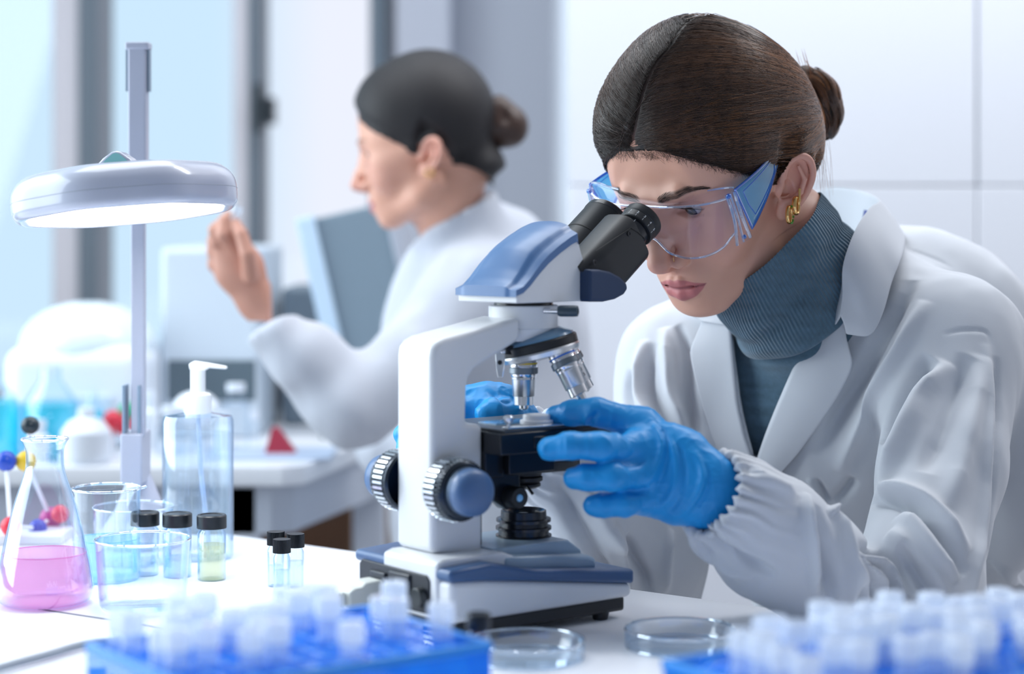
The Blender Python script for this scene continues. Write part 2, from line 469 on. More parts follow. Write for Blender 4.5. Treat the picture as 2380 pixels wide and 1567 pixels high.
# index-stop lever
lv = MB()
Tl = Tw @ Matrix.Translation((-.0205, -.0290, .2345)) @ Matrix.Rotation(radians(-35), 4, 'Z')
lv.prism([(-.0052, .0015), (.0052, .0015), (.0045, -.012), (.0028, -.0215), (-.0028, -.0215), (-.0045, -.012)], -.0006, .0006, T=Tl)
lo = lv.build('index_lever', M('polished_plate', (0.9, 0.9, 0.9), 0.12, 1.0), sc, bevel=.0005)
MB().sphere((-.004, -.001, .0015), .0024, Tl).sphere((.004, -.001, .0015), .0024, Tl).build('lever_screw', CHROME, lo)
MB().cyl((0, 0.0, -.0085), (0, -.0012, -.0085), .0021, T=Tl).build('lever_spring_hole', K_GL, lo)
def objective(name, T, ring, L=.0445, k=1.0, txt=None):
    """stands along local -z from the turret plate; L total length"""
    h = MB()
    h.lathe([(.0118, 0), (.0122, -.0035)], 40, T)
    h.lathe([(.0120, -.0050), (.0120, -.0075), (.0123, -.0080)], 40, T)
    h.lathe([(.0112, -.0135), (.0110, -.0162), (.0107, -.0166), (.0107, -.0182)], 40, T)
    o = h.build(name, CHROME, sc)
    MB().lathe([(.0107, -.0182), (.0104, -.0190), (.0099, -.0332), (.0096, -.0336)], 40, T).build('barrel', SATIN, o)
    MB().lathe([(.0123, -.0035), (.0123, -.0050)], 40, T).build('magnification_band', ring, o)
    MB().lathe([(.0124, -.0078), (.0129, -.0082), (.0129, -.0130), (.0124, -.0136)], 64, T).build('knurled_ring', GREY_M, o)
    MB().lathe([(.0088, -.0334), (.0088, -.0410), (.0082, -.0414), (.0045, -.0416), (.0042, -L+.001), (.0030, -L), (0, -L)], 40, T).build('front_cell', CHROME, o)
    if txt:
        cu = bpy.data.curves.new('engraving', 'FONT'); cu.body = txt; cu.size = .0062; cu.extrude = .0001
        cu.align_x = 'CENTER'
        return o, cu
    return o
YEL = M('yellow_band', (0.85, 0.55, 0.02), 0.4); BLU = M('blue_band', (0.02, 0.16, 0.60), 0.4); WHT = M('white_band', (0.8, 0.8, 0.8), 0.4)
Ta = Tw @ Matrix.Translation((0, 0, zpx(833)))
objective('objective', Ta, YEL, L=.0455)
def obj_frame(az, rad=.0225, dz=-.0095, splay=14):
    R = Matrix.Rotation(radians(az), 4, 'Z')
    return Tt @ R @ Matrix.Translation((rad, 0, dz)) @ Matrix.Rotation(radians(-splay), 4, 'Y')
objective('objective', obj_frame(-42), BLU, L=.0470)
o3, cu = objective('objective', obj_frame(24, splay=15), WHT, L=.0440, txt='100/1.25')
# --- mechanical stage
zt = .1725
st = MB()
st.prism([(-.062, zt-.003), (-.062, zt-.019), (-.046, zt-.019), (-.046, zt-.044), (-.066, zt-.044), (-.066, zt-.003)], -.030, .030)
st.box((-.066, -.052, zt-.022), (.012, .058, zt-.0035))
st.box((.012, -.050, zt-.0130), (.062, .056, zt-.0035))
so = st.build('stage', K_GL, sc, bevel=.0012)
MB().box((-.060, -.050, zt-.0035), (.058, .052, zt-.0010)).build('stage_plate', M('stage_top', (0.05, 0.06, 0.075), 0.35), so, bevel=.0005)
MB().box((-.046, -.038, zt-.041), (.005, -.030, zt-.020)).box((-.030, -.053, zt-.018), (-.012, -.050, zt-.008)).build('stage_rack', K_GL, so, bevel=.0008)
# specimen holder finger, slide, lock screw
sl = thing('glass_slide', (X0, D0, TZ), radians(TH), 'clear glass slide lying on the microscope stage below the lens', 'slide')
MB().box((-.040, -.012, zt-.0008), (.036, .014, zt+.0004)).build('slide_glass', glass('slide_glass_mat', (0.85, 0.95, 0.97), edge=0.5, base=0.08), sl)
cl = MB()
cl.prism([(-.055, -.048), (-.015, -.052), (.030, -.050), (.052, -.042), (.054, -.036), (.030, -.040), (-.010, -.043), (-.055, -.040)], zt-.0005, zt+.0012, plane='xy')
co = cl.build('specimen_clip', SATIN, sc, bevel=.0004)
Ts = Matrix.Translation((inv(1182, 985, -.045)[0], -.045, zt+.001))
MB().lathe([(.0015, 0), (.0015, .003), (.0034, .0042), (.0042, .0065), (.0042, .0085), (.0030, .0100), (0, .0103)], 24, Ts).build('clip_screw', SATIN, co)
Ts = Matrix.Translation((inv(1247, 990, -.035)[0], -.035, zt+.0005))
MB().lathe([(.0145, 0), (.0145, .0035), (.0120, .0040), (.0120, .0078), (.0108, .0085), (0, .0085)], 40, Ts).build('clip_pivot', M('pale_cap', (0.75, 0.76, 0.80), 0.3), co, bevel=.0004)
# --- carrier down to the condenser
fc = MB()
fc.prism([(-.066, .150), (-.030, .150), (-.022, .138), (-.020, .112), (-.034, .098), (-.050, .108), (-.066, .108)], -.022, -.006)
fc.box((-.078, -.016, .066), (-.058, .016, .150))
fc.build('focus_carrier', K_GL, sc, bevel=.0015)
zc = .1285
cd = MB().prism([(-.035, -.026), (.030, -.032), (.044, -.026), (.044, .020), (-.035, .026)], zc, zc+.0095, plane='xy')
cc = cd.build('condenser_arm', K_GL, sc, bevel=.0012)
MB().lathe([(0, zc+.001), (.0160, zc+.001), (.0162, zc-.004), (.0150, zc-.005), (.0170, zc-.006), (.0170, zc-.009), (.0140, zc-.011), (.0152, zc-.012), (.0152, zc-.014), (.0115, zc-.016), (0, zc-.016)], 48).build('condenser_lens', K_PL, cc)
MB().lathe([(0, zc+.0125), (.012, zc+.0125), (.014, zc+.0095), (0, zc+.0095)], 40).build('condenser_top', M('condenser_glass', (0.25, 0.55, 0.85), 0.1), cc)
MB().tube([Tw @ Vector(p) for p in ((.003, -.016, zc-.013), (.006, -.021, zc-.016), (.008, -.0225, zc-.0185))], .0013, 8).build('iris_lever', K_PL, cc)
# condenser focus knob with its clear blue lens
uk = inv(1208, 1158, -.035)
kf = frame_z((uk[0], -.020, uk[1]), (uk[0], -.038, uk[1]))
MB().lathe([(0, 0), (.0090, 0), (.0095, .002), (.0095, .014), (.0085, .0155), (.0040, .0155), (.0040, .0140), (0, .0140)], 40, kf).build('condenser_knob', K_PL, sc)
MB().lathe([(.0038, .0138), (.0030, .0158), (0, .0162)], 32, kf).build('knob_jewel', M('jewel', (0.25, 0.55, 0.85), 0.08), sc)
# --- illuminator stack
zi = zpx(1267)
prof = [(0, zi-.001), (.0250, zi-.001), (.0252, zi+.0035), (.0232, zi+.004), (.0230, zi+.0065), (.0250, zi+.007), (.0250, zi+.0095), (.0226, zi+.010), (.0224, zi+.014),
        (.0248, zi+.0145), (.0248, zi+.0170), (.0218, zi+.0175), (.0214, zi+.0210), (.0243, zi+.0215), (.0243, zi+.0240), (.0205, zi+.0245), (.0202, zi+.0310),
        (.0190, zi+.0316), (.0160, zi+.0290), (.0150, zi+.0240), (0, zi+.0240)]
il = MB().lathe(prof, 64).build('illuminator', K_GL, sc, angle=20)
MB().lathe([(.0152, zi+.0235), (.011, zi+.0270), (.005, zi+.0285), (0, zi+.0288)], 40).build('lamp_lens', M('lamp_lens', (0.70, 0.78, 0.85), 0.1), il)
# --- coarse and fine focus knobs on both sides
uf, zf = inv(1052, 1137, -.036)
m_knurl = M('knurled_knob', (0.30, 0.32, 0.35), 0.28, 0.9)
for sgn in (-1, 1):
    Tk = frame_z((uf, sgn*.0262, zf), (uf, sgn*.10, zf))
    k = MB(); n = 96; prof = [(.0235, 0), (.0255, .002), (.0258, .004), (.0262, .005), (.0262, .0235), (.0250, .0250), (.0235, .0262), (.0215, .0268), (0, .0268)]
    vs = []; fs = []
    for (r, z) in prof:
        for i in range(n*2):
            rib = (i % 4) >= 2 and .0045 < z < .024
            rr = r-.0013 if rib else r
            vs.append((rr*cos(pi*i/n), rr*sin(pi*i/n), z))
    N = n*2
    for a in range(len(prof)-1):
        for i in range(N): fs.append((a*N+i, a*N+(i+1) % N, (a+1)*N+(i+1) % N, (a+1)*N+i))
    k.add(vs, fs, Tk)
    ko = k.build('coarse_knob', M('knob_gunmetal', (0.035, 0.045, 0.06), 0.25, 0.6), sc, smooth=False)
    ridge = MB()
    for i in range(36):
        a = 2*pi*i/36
        ridge.box((-.0011, -.0008, .0050), (.0011, .0006, .0185), Tk @ Matrix.Rotation(a, 4, 'Z') @ Matrix.Translation((.02635, 0, 0)) @ Matrix.Rotation(pi/2, 4, 'Z'))
    ridge.build('knob_ribs', M('rib_bright', (0.62, 0.66, 0.70), 0.25, 1.0), ko)
    MB().lathe([(.0198, .0262), (.0200, .030), (.0202, .0370), (.0192, .0425), (.0160, .0458), (.0100, .0475), (0, .0480)], 64, Tk).build('fine_knob', M('knob_blue', (0.065, 0.135, 0.28), 0.35), ko, angle=60)
    MB().lathe([(.0203, .0265), (.0206, .0275), (.0206, .0315), (.0203, .0325)], 96, Tk).build('scale_ring', M('ring_slate', (0.06, 0.09, 0.14), 0.35, 0.6), ko)
# --- binocular head (turned a little further towards its user)
Rh = Matrix.Rotation(radians(THH-TH), 4, 'Z')
def hs(pts, v): return [inv(x, y, v, THH) for x, y in pts]
VH = .036
edge = hs([(1207,676),(1216,672),(1232,656),(1252,630),(1275,603),(1300,580),(1326,560),(1340,552)], -VH)
zb = .2790
rear = [(edge[-1][0]+.001, edge[-1][1]), *hs([(1352,590),(1364,628),(1367,655),(1367,700)], -VH)]
poly = [(edge[0][0]-.003, zb)] + [(edge[0][0]-.003, edge[0][1]-.0015)] + edge + rear
MB().prism(poly, -VH, VH, T=Rh).build('head_housing', W_PL, sc, bevel=.0045, seg=5)
# cover: arched shell over the housing edge
e = np.array([(edge[0][0]-.0045, edge[0][1]-.001)] + edge); L_ = np.r_[0, np.cumsum(np.hypot(*np.diff(e, axis=0).T))]
rows = []; nU, nV = 40, 41
for i in range(nU):
    t = i/(nU-1); uu = np.interp(t*L_[-1], L_, e[:, 0]); zz = np.interp(t*L_[-1], L_, e[:, 1])
    hump = .0165*min(1, (t*2.0+.12))*(1-.25*t)
    row = []
    for j in range(nV):
        w = -1+2*j/(nV-1)
        aw = abs(w)
        prof_ = 1-.9*max(0, (aw-.0))**2.6 if aw < .80 else (1-.9*.80**2.6)*(1-((aw-.80)/.20)**1.1*.55)
        # raised centre panel with a shallow step at its sides
        step = .0022*(1/(1+math.exp((aw-.74)*60)))
        v = w*(VH+.0012)
        dn = hump*prof_+step+.0012
        row.append((uu-dn*.45*(1-t), v, zz+dn*.92))
    row = [(row[0][0], row[0][1], zz-.0035)] + row + [(row[-1][0], row[-1][1], zz-.0035)]
    rows.append(row)
first = [(p[0]+.000, p[1], min(p[2], e[0][1]+.0)-.0045) for p in rows[0]]
rows = [first] + rows
last = [(p[0]+.002, p[1]*.98, edge[-1][1]-.006) for p in rows[-1]]
rows.append(last)
MB().grid(rows, T=Rh).build('head_cover', M('cover_blue', (0.060, 0.155, 0.345), 0.36, Coat_Weight=0.3, Coat_Roughness=0.25), sc, angle=38)
# binocular body: two rounded prism blocks
def rrect(hw, hh, r, n=6):
    out = []
    for cx, cy, a0 in ((hw-r, hh-r, 0), (-hw+r, hh-r, 90), (-hw+r, -hh+r, 180), (hw-r, -hh+r, 270)):
        for i in range(n+1):
            a = radians(a0+90*i/n); out.append((cx+r*cos(a), cy+r*sin(a)))
    return out
def block(name, v, dz, pts_axis, hw, hh, rr, mat, parent):
    """loft of rounded rectangles; pts_axis list of (u,z, hh scale) along the tube direction"""
    rows = []
    d = np.array(pts_axis[-1][:2])-np.array(pts_axis[0][:2]); d /= np.linalg.norm(d); nrm = np.array((-d[1], d[0]))
    for (u, z, s_, off) in pts_axis:
        rows.append([(u+nrm[0]*(b*s_+off), v+a*(s_ if s_ < .97 else 1), z+dz+nrm[1]*(b*s_+off)) for a, b in rrect(hw, hh, rr)])
    mb = MB().grid(rows, T=Rh, closed_u=True); n = len(rows[0])
    mb.f.append(tuple(reversed(range(n)))); mb.f.append(tuple(range((len(rows)-1)*n, len(rows)*n)))
    return mb.build(name, mat, parent, angle=40)
vN = -.028
a0 = np.array(inv(1372, 618, vN, THH)); a1 = np.array(inv(1489, 552, vN, THH))
d = (a1-a0)/np.linalg.norm(a1-a0)
d = np.array((cos(radians(36)), sin(radians(36))))
a1 = np.array(inv(1487, 549, vN-.015, THH)); Lb = .078; a0 = a1-d*Lb
ax = [(a0[0], a0[1], .66, .0075), (*(a0+d*.022), .965, .0008), (*(a0+d*.030), 1.0, 0), (*(a1-d*.0030), 1.0, 0), (*(a1-d*.0012), .975, 0), (a1[0], a1[1], .93, 0)]
nb = block('binocular_body', vN, 0, ax, .0185, .0262, .0125, K_PL, sc)
# groove ring near the end and side plate with two screws
side_v = vN-.0187
def on_side(px, py, dv=0): 
    u, z = inv(px, py, side_v, THH); return Vector((u, side_v-dv, z))
pl = [on_side(*p) for p in ((1384,584),(1466,530),(1482,540),(1500,556))]
MB().tube([Rh @ p for p in pl], .00035, 6).build('plate_seam', M('seam_black', (0.002, 0.002, 0.003), 0.6), nb)
for px_, py_ in ((1462, 543), (1382, 610)):
    p = on_side(px_, py_); q = p+Vector((0, -.0008, 0))
    so_ = MB().lathe([(.0024, 0), (.0024, .0006), (.0014, .0006), (.0012, .0001), (0, .0001)], 20, Rh @ frame_z(p, q)).build('screw', M('screw_black', (0.03, 0.03, 0.035), 0.3, 0.6), nb)
# hinge plate at the root and dark blue lower shell
hp = [on_side(*p) for p in ((1262,600),(1345,560),(1376,540),(1330,500),(1280,540))]
v1 = -.0478
lowp = [inv(x, y, v1, THH) for x, y in ((1371,702),(1371,626),(1380,626),(1395,626),(1420,631),(1443,643),(1458,658),(1461,672),(1452,685),(1432,696),(1405,702))]
MB().prism(lowp, -.0478, .040, T=Rh).build('lower_shell', DB_PL, nb, bevel=.006, seg=5)
# eyepiece of the near tube
def eyepiece(v, a1, dz, full=True):
    base = Vector((a1[0], v, a1[1]+dz)); dd = Vector((d[0], 0, d[1]))
    T = Rh @ frame_z(base-dd*.002, base+dd)
    eo = MB().lathe([(.0155, 0), (.0155, .0095), (.0150, .0100)], 48, T).build('eyepiece_tube', K_GL, sc)
    MB().lathe([(.0150, .0093), (.0178, .0098), (.0184, .0108), (.0184, .0178), (.0179, .0184), (.0186, .0190), (.0190, .0200), (.0190, .0262), (.0184, .0274), (.0155, .0278), (.0120, .0260), (.0110, .0225), (0, .0225)], 64, T).build('eyepiece_ring', K_PL, eo, angle=25)
    MB().lathe([(.0110, .0226), (.0070, .0240), (0, .0245)], 32, T).build('eye_lens', M('eye_lens', (0.03, 0.05, 0.10), 0.03), eo)
    return eo, T
ea = a1+np.array((-.0005, .0008))
eo, Te = eyepiece(vN-.003, ea, 0)
# dioptre scale: digits and ticks standing around the ring
m_white = M('scale_white', (0.85, 0.86, 0.88), 0.5)
view = (Matrix.Rotation(radians(-TH), 4, 'Z') @ Matrix.Translation((-X0, -D0, -TZ))) @ Vector((0, 0, CH))
def ring_angle_facing():
    tv = Te.inverted() @ view
    return math.atan2(tv.y, tv.x)
af = ring_angle_facing()
def digit(txt, ang, z, size):
    cu = bpy.data.curves.new('digit', 'FONT'); cu.body = txt; cu.size = size; cu.extrude = .00006
    cu.align_x = 'CENTER'; cu.align_y = 'CENTER'
    tmp = bpy.data.objects.new('tmp', cu); COL.objects.link(tmp)
    dg = bpy.context.evaluated_depsgraph_get(); me = bpy.data.meshes.new_from_object(tmp.evaluated_get(dg))
    bpy.data.objects.remove(tmp)
    return me
def place_text(txt, T, R, ang, z, size, mat, parent, spin=0.0, name='scale_digit'):
    me = digit(txt, ang, z, size); me.materials.clear(); me.materials.append(mat)
    o = bpy.data.objects.new(name, me); COL.objects.link(o); o.parent = parent
    # text x along the turning direction, y along the tube axis
    Rm = Matrix.Rotation(ang, 4, 'Z') @ Matrix.Translation((R, 0, z)) @ Matrix(((0, 0, 1, 0), (1, 0, 0, 0), (0, 1, 0, 0), (0, 0, 0, 1))) @ Matrix.Rotation(spin, 4, 'Z')
    o.matrix_local = T @ Rm
    return o
for i, ch in enumerate('12345'):
    ang = af + radians(-48+24*i)*-1
    ang = af + radians(-50+24*i)
    place_text(ch, Te, .01845, ang, .0158, .0038, m_white, eo, spin=0)
    MB().box((-.0002, -.00013, .0108), (.0001, .00013, .0135), Te @ Matrix.Rotation(ang, 4, 'Z') @ Matrix.Translation((.01845, 0, 0))).build('scale_tick', m_white, eo)
MB().box((-.0002, -.00015, .004), (.0001, .00015, .0090), Te @ Matrix.Rotation(af+radians(-20), 4, 'Z') @ Matrix.Translation((.0156, 0, 0))).build('index_mark', m_white, eo)
MB().cyl((.0188, 0, .0232), (.01915, 0, .0232), .0008, n=12, T=Te @ Matrix.Rotation(af+radians(18), 4, 'Z')).build('set_screw', K_GL, eo)
# far tube: barrel showing above the near block, closed by its own ring
vF = .026
fa = inv(1412, 512, vF, THH); fe = Vector((fa[0], vF, fa[1])); dd = Vector((d[0], 0, d[1]))
Tf = Rh @ frame_z(fe-dd*.070, fe)
fb = MB().lathe([(0, 0), (.0242, 0), (.0242, .0650), (.0245, .0655)], 64, Tf).build('binocular_body', K_PL, sc)
MB().lathe([(.0247, .0655), (.0247, .0705), (.0235, .0722), (.0180, .0725), (.0165, .0710), (0, .0710)], 64, Tf).build('end_ring', K_GL, fb)
MB().lathe([(.0245, .0300), (.0247, .0305), (.0247, .0310), (.0244, .0315)], 64, Tf).build('barrel_seam', M('seam_black', (0.002, 0.002, 0.003), 0.6), fb)
# engraving on the third objective
if True:
    T3 = obj_frame(24, splay=15)
    tv = (T3.inverted() @ view); a3 = math.atan2(tv.y, tv.x)
    kdark = M('engraving_dark', (0.02, 0.02, 0.025), 0.5)
    for i, ch in enumerate('100'):
        place_text(ch, T3, .01025, a3-radians(26)+radians(27*i)*1, -.0215, .0060, kdark, o3, spin=0, name='engraved_digit')
    place_text('1.25', T3, .01015, a3+radians(20), -.0270, .0040, kdark, o3, spin=0, name='engraved_digit')
# plug and lead
pg = thing('power_plug', (X0, D0, TZ), radians(TH), 'pale grey plug pushed into the back of the microscope with grey lead', 'plug')
m_plug = M('plug_grey', (0.66, 0.68, 0.64), 0.5)
MB().prism([(-.1725, .0235), (-.1725, .0365), (-.166, .0395), (-.159, .0395), (-.156, .0430), (-.138, .0435), (-.138, .0215), (-.156, .0215), (-.159, .0230), (-.166, .0230)], .018, .040).build('plug_body', m_plug, pg, bevel=.0028, seg=4)
rb = MB()
for i in range(7):
    rb.box((-.1990+i*.0038, .0230, .0235), (-.1970+i*.0038, .0350, .0365))
rb.box((-.2000, .0250, .0255), (-.170, .0330, .0345))
rb.build('strain_relief', m_plug, pg, bevel=.0012)
Ri = Matrix.Rotation(radians(-TH), 4, 'Z') @ Matrix.Translation((-X0, -D0, -TZ))
def tab(px, py, h=.0): 
    D = (CH-TZ-h)*F/(py-500); return Vector(P(px, py, D))
cpts = [Vector((-.198, .029, .030)), Vector((-.205, .029, .026))] + [Ri @ tab(x, y, .0042) for x, y in ((770,1418),(715,1440),(665,1458),(560,1485),(430,1490),(300,1488),(200,1497),(110,1522),(0,1552),(-120,1592),(-300,1640))]
MB().tube(catmull(cpts, 120), .0032, 12).build('lead', M('cable_grey', (0.33, 0.37, 0.42), 0.5), pg)
# ------------------------------------------------------------------ implicit surfaces for bodies and cloth
class Field:
    def __init__(s, lo, hi, h, far=0.05):
        s.lo = np.array(lo, float); s.h = h
        s.n = np.ceil((np.array(hi)-s.lo)/h).astype(int)+1
        s.F = np.full(tuple(s.n), far, np.float32)
        s.ax = [(s.lo[i]+h*np.arange(s.n[i])).astype(np.float32) for i in range(3)]
    def sub(s, lo, hi):
        a = np.clip(np.floor((np.asarray(lo)-s.lo)/s.h).astype(int), 0, s.n-1)
        b = np.clip(np.ceil((np.asarray(hi)-s.lo)/s.h).astype(int)+1, 1, s.n)
        b = np.maximum(b, a+1)
        sl = tuple(slice(a[i], b[i]) for i in range(3))
        g = np.meshgrid(*[s.ax[i][sl[i]] for i in range(3)], indexing='ij', sparse=True)
        return sl, g
    def op(s, sl, d, mode, k):
        f = s.F[sl]
        if mode == 'u':
            if k > 0:
                hh = np.maximum(k-np.abs(f-d), 0)/k
                r = np.minimum(f, d)-hh*hh*k*0.25
            else: r = np.minimum(f, d)
        elif mode == 's':
            d = -d
            if k > 0:
                hh = np.maximum(k-np.abs(f-d), 0)/k
                r = np.maximum(f, d)+hh*hh*k*0.25
            else: r = np.maximum(f, d)
        elif mode == 'i':
            r = np.maximum(f, d)
        s.F[sl] = r
    def ell(s, c, r, R=None, k=0.01, mode='u'):
        c = np.asarray(c, float); r = np.asarray(r, float); m = r.max()+k*2.5+3*s.h
        sl, (x, y, z) = s.sub(c-m, c+m)
        x = x-c[0]; y = y-c[1]; z = z-c[2]
        if R is not None:
            R = np.asarray(R)   # columns: ellipsoid axes in the field's frame
            x, y, z = (R[0, 0]*x+R[1, 0]*y+R[2, 0]*z, R[0, 1]*x+R[1, 1]*y+R[2, 1]*z, R[0, 2]*x+R[1, 2]*y+R[2, 2]*z)
        k0 = np.sqrt((x/r[0])**2+(y/r[1])**2+(z/r[2])**2)
        k1 = np.sqrt((x/r[0]**2)**2+(y/r[1]**2)**2+(z/r[2]**2)**2)+1e-6
        s.op(sl, (k0*(k0-1)/k1).astype(np.float32), mode, k)
        return s
    def cap(s, a, b, ra, rb=None, k=0.01, mode='u', flat=None):
        """rounded cone; flat=(axis vector, factor) squeezes the section along a direction"""
        rb = ra if rb is None else rb
        a = np.asarray(a, float); b = np.asarray(b, float); m = max(ra, rb)*(1.0 if flat is None else max(1, 1/flat[1]))+k*1.5+3*s.h
        sl, (x, y, z) = s.sub(np.minimum(a, b)-m, np.maximum(a, b)+m)
        ab = b-a; L2 = max(float(ab@ab), 1e-12)
        x = x-a[0]; y = y-a[1]; z = z-a[2]
        t = np.clip((x*ab[0]+y*ab[1]+z*ab[2])/L2, 0, 1)
        dx = x-t*ab[0]; dy = y-t*ab[1]; dz = z-t*ab[2]
        q = dx*dx+dy*dy+dz*dz
        if flat is not None:
            n = np.asarray(flat[0], float); n = n/np.linalg.norm(n); fl = flat[1]
            p = dx*n[0]+dy*n[1]+dz*n[2]
            q = q-p*p+(p/fl)**2
        s.op(sl, (np.sqrt(q)-(ra+(rb-ra)*t)).astype(np.float32), mode, k)
        return s
    def path(s, pts, rs, k=0.005, mode='u', flat=None, kj=None):
        for i in range(len(pts)-1):
            s.cap(pts[i], pts[i+1], rs[i], rs[i+1], k if i == 0 else (kj if kj is not None else min(k, 0.004)), mode, flat)
        return s
    def half(s, p, n, mode='s'):
        """cut away the side the normal points to"""
        sl, (x, y, z) = s.sub(s.lo-1, s.lo+s.h*s.n+1)
        n = np.asarray(n, float); n = n/np.linalg.norm(n)
        d = (x-p[0])*n[0]+(y-p[1])*n[1]+(z-p[2])*n[2]
        s.F[sl] = np.maximum(s.F[sl], d.astype(np.float32))
        return s
    def mesh(s, smooth=0):
        F = s.F.copy()
        F[0] = F[-1] = 0.05; F[:, 0] = F[:, -1] = 0.05; F[:, :, 0] = F[:, :, -1] = 0.05
        for _ in range(smooth):
            for ax in range(3):
                G = F.copy(); sl = [slice(None)]*3
                a = sl.copy(); a[ax] = slice(1, -1); lo = sl.copy(); lo[ax] = slice(0, -2); hi = sl.copy(); hi[ax] = slice(2, None)
                G[tuple(a)] = 0.5*F[tuple(a)]+0.25*(F[tuple(lo)]+F[tuple(hi)]); F = G
        ins = F < 0
        nx, ny, nz = F.shape
        c = np.zeros((nx-1, ny-1, nz-1), np.uint8)
        for i in (0, 1):
            for j in (0, 1):
                for k in (0, 1):
                    c += ins[i:nx-1+i, j:ny-1+j, k:nz-1+k]
        act = (c > 0) & (c < 8)
        idx = np.full(act.shape, -1, np.int64); ids = np.argwhere(act); idx[act] = np.arange(len(ids))
        corners = [(i, j, k) for i in (0, 1) for j in (0, 1) for k in (0, 1)]
        val = {cc: F[ids[:, 0]+cc[0], ids[:, 1]+cc[1], ids[:, 2]+cc[2]].astype(np.float64) for cc in corners}
        acc = np.zeros((len(ids), 3)); cnt = np.zeros(len(ids))
        for a in corners:
            for ax in range(3):
                if a[ax] == 0:
                    b = list(a); b[ax] = 1; b = tuple(b)
                    va, vb = val[a], val[b]; cr = (va < 0) != (vb < 0)
                    t = np.where(cr, va/np.where(cr, va-vb, 1), 0)
                    p = np.tile(np.array(a, float), (len(ids), 1)); p[:, ax] += t
                    acc[cr] += p[cr]; cnt[cr] += 1
        V = s.lo+s.h*(ids+acc/np.maximum(cnt, 1)[:, None])
        Q = []
        for ax in range(3):
            o1, o2 = [(1, 2), (2, 0), (0, 1)][ax]
            a_sl = [slice(None)]*3; b_sl = [slice(None)]*3
            a_sl[ax] = slice(0, -1); b_sl[ax] = slice(1, None)
            A = ins[tuple(a_sl)]; B = ins[tuple(b_sl)]
            e = np.argwhere(A != B); 
            e = e[(e[:, o1] > 0) & (e[:, o2] > 0) & (e[:, o1] < F.shape[o1]-1) & (e[:, o2] < F.shape[o2]-1)]
            flip = A[e[:, 0], e[:, 1], e[:, 2]]
            def g(d1, d2):
                q = e.copy(); q[:, o1] -= d1; q[:, o2] -= d2
                return idx[q[:, 0], q[:, 1], q[:, 2]]
            q = np.stack([g(0, 0), g(1, 0), g(1, 1), g(0, 1)], 1)
            q[~flip] = q[~flip][:, ::-1]
            Q.append(q)
        return V, np.concatenate(Q)

def vnormals(V, Q):
    a, b, c, d = (V[Q[:, i]] for i in range(4))
    n = np.cross(c-a, d-b)
    N = np.zeros_like(V)
    for i in range(4):
        for ax in range(3): N[:, ax] += np.bincount(Q[:, i], n[:, ax], len(V))
    return N/(np.linalg.norm(N, axis=1)[:, None]+1e-12)

def relax(V, Q, it=2, f=0.5, mask=None):
    """umbrella smoothing over quad edges"""
    E = np.concatenate([Q[:, [0, 1]], Q[:, [1, 2]], Q[:, [2, 3]], Q[:, [3, 0]]])
    E = np.concatenate([E, E[:, ::-1]]); deg = np.bincount(E[:, 0], minlength=len(V)).astype(float)[:, None]
    for _ in range(it):
        S = np.stack([np.bincount(E[:, 0], V[E[:, 1], ax], len(V)) for ax in range(3)], 1)/np.maximum(deg, 1)
        w = f if mask is None else f*mask[:, None]
        V = V+(S-V)*w
    return V

def qmesh(name, V, Q, mat, parent=None, world=True, attrs=None, mats=None, fmat=None):
    me = bpy.data.meshes.new(name)
    V = np.ascontiguousarray(V, np.float32); Q = np.ascontiguousarray(Q, np.int32)
    me.vertices.add(len(V)); me.vertices.foreach_set('co', V.ravel())
    k = Q.shape[1]
    me.loops.add(Q.size); me.loops.foreach_set('vertex_index', Q.ravel())
    me.polygons.add(len(Q)); me.polygons.foreach_set('loop_start', np.arange(0, Q.size, k, dtype=np.int32))
    me.polygons.foreach_set('loop_total', np.full(len(Q), k, np.int32))
    for m in (mats or [mat]): me.materials.append(m)
    if fmat is not None: me.polygons.foreach_set('material_index', np.ascontiguousarray(fmat, np.int32))
    me.update(calc_edges=True)
    me.shade_smooth()
    if attrs:
        for an, arr in attrs.items():
            if arr.ndim == 1:
                at = me.attributes.new(an, 'FLOAT', 'POINT'); at.data.foreach_set('value', arr.astype(np.float32))
            else:
                at = me.attributes.new(an, 'FLOAT_COLOR', 'POINT')
                at.data.foreach_set('color', np.ascontiguousarray(np.c_[arr, np.ones(len(arr))], np.float32).ravel())
    o = bpy.data.objects.new(name, me); COL.objects.link(o)
    if parent is not None:
        o.parent = parent
        if world: o.matrix_parent_inverse = Matrix.Translation(-Vector(parent.location))
    return o

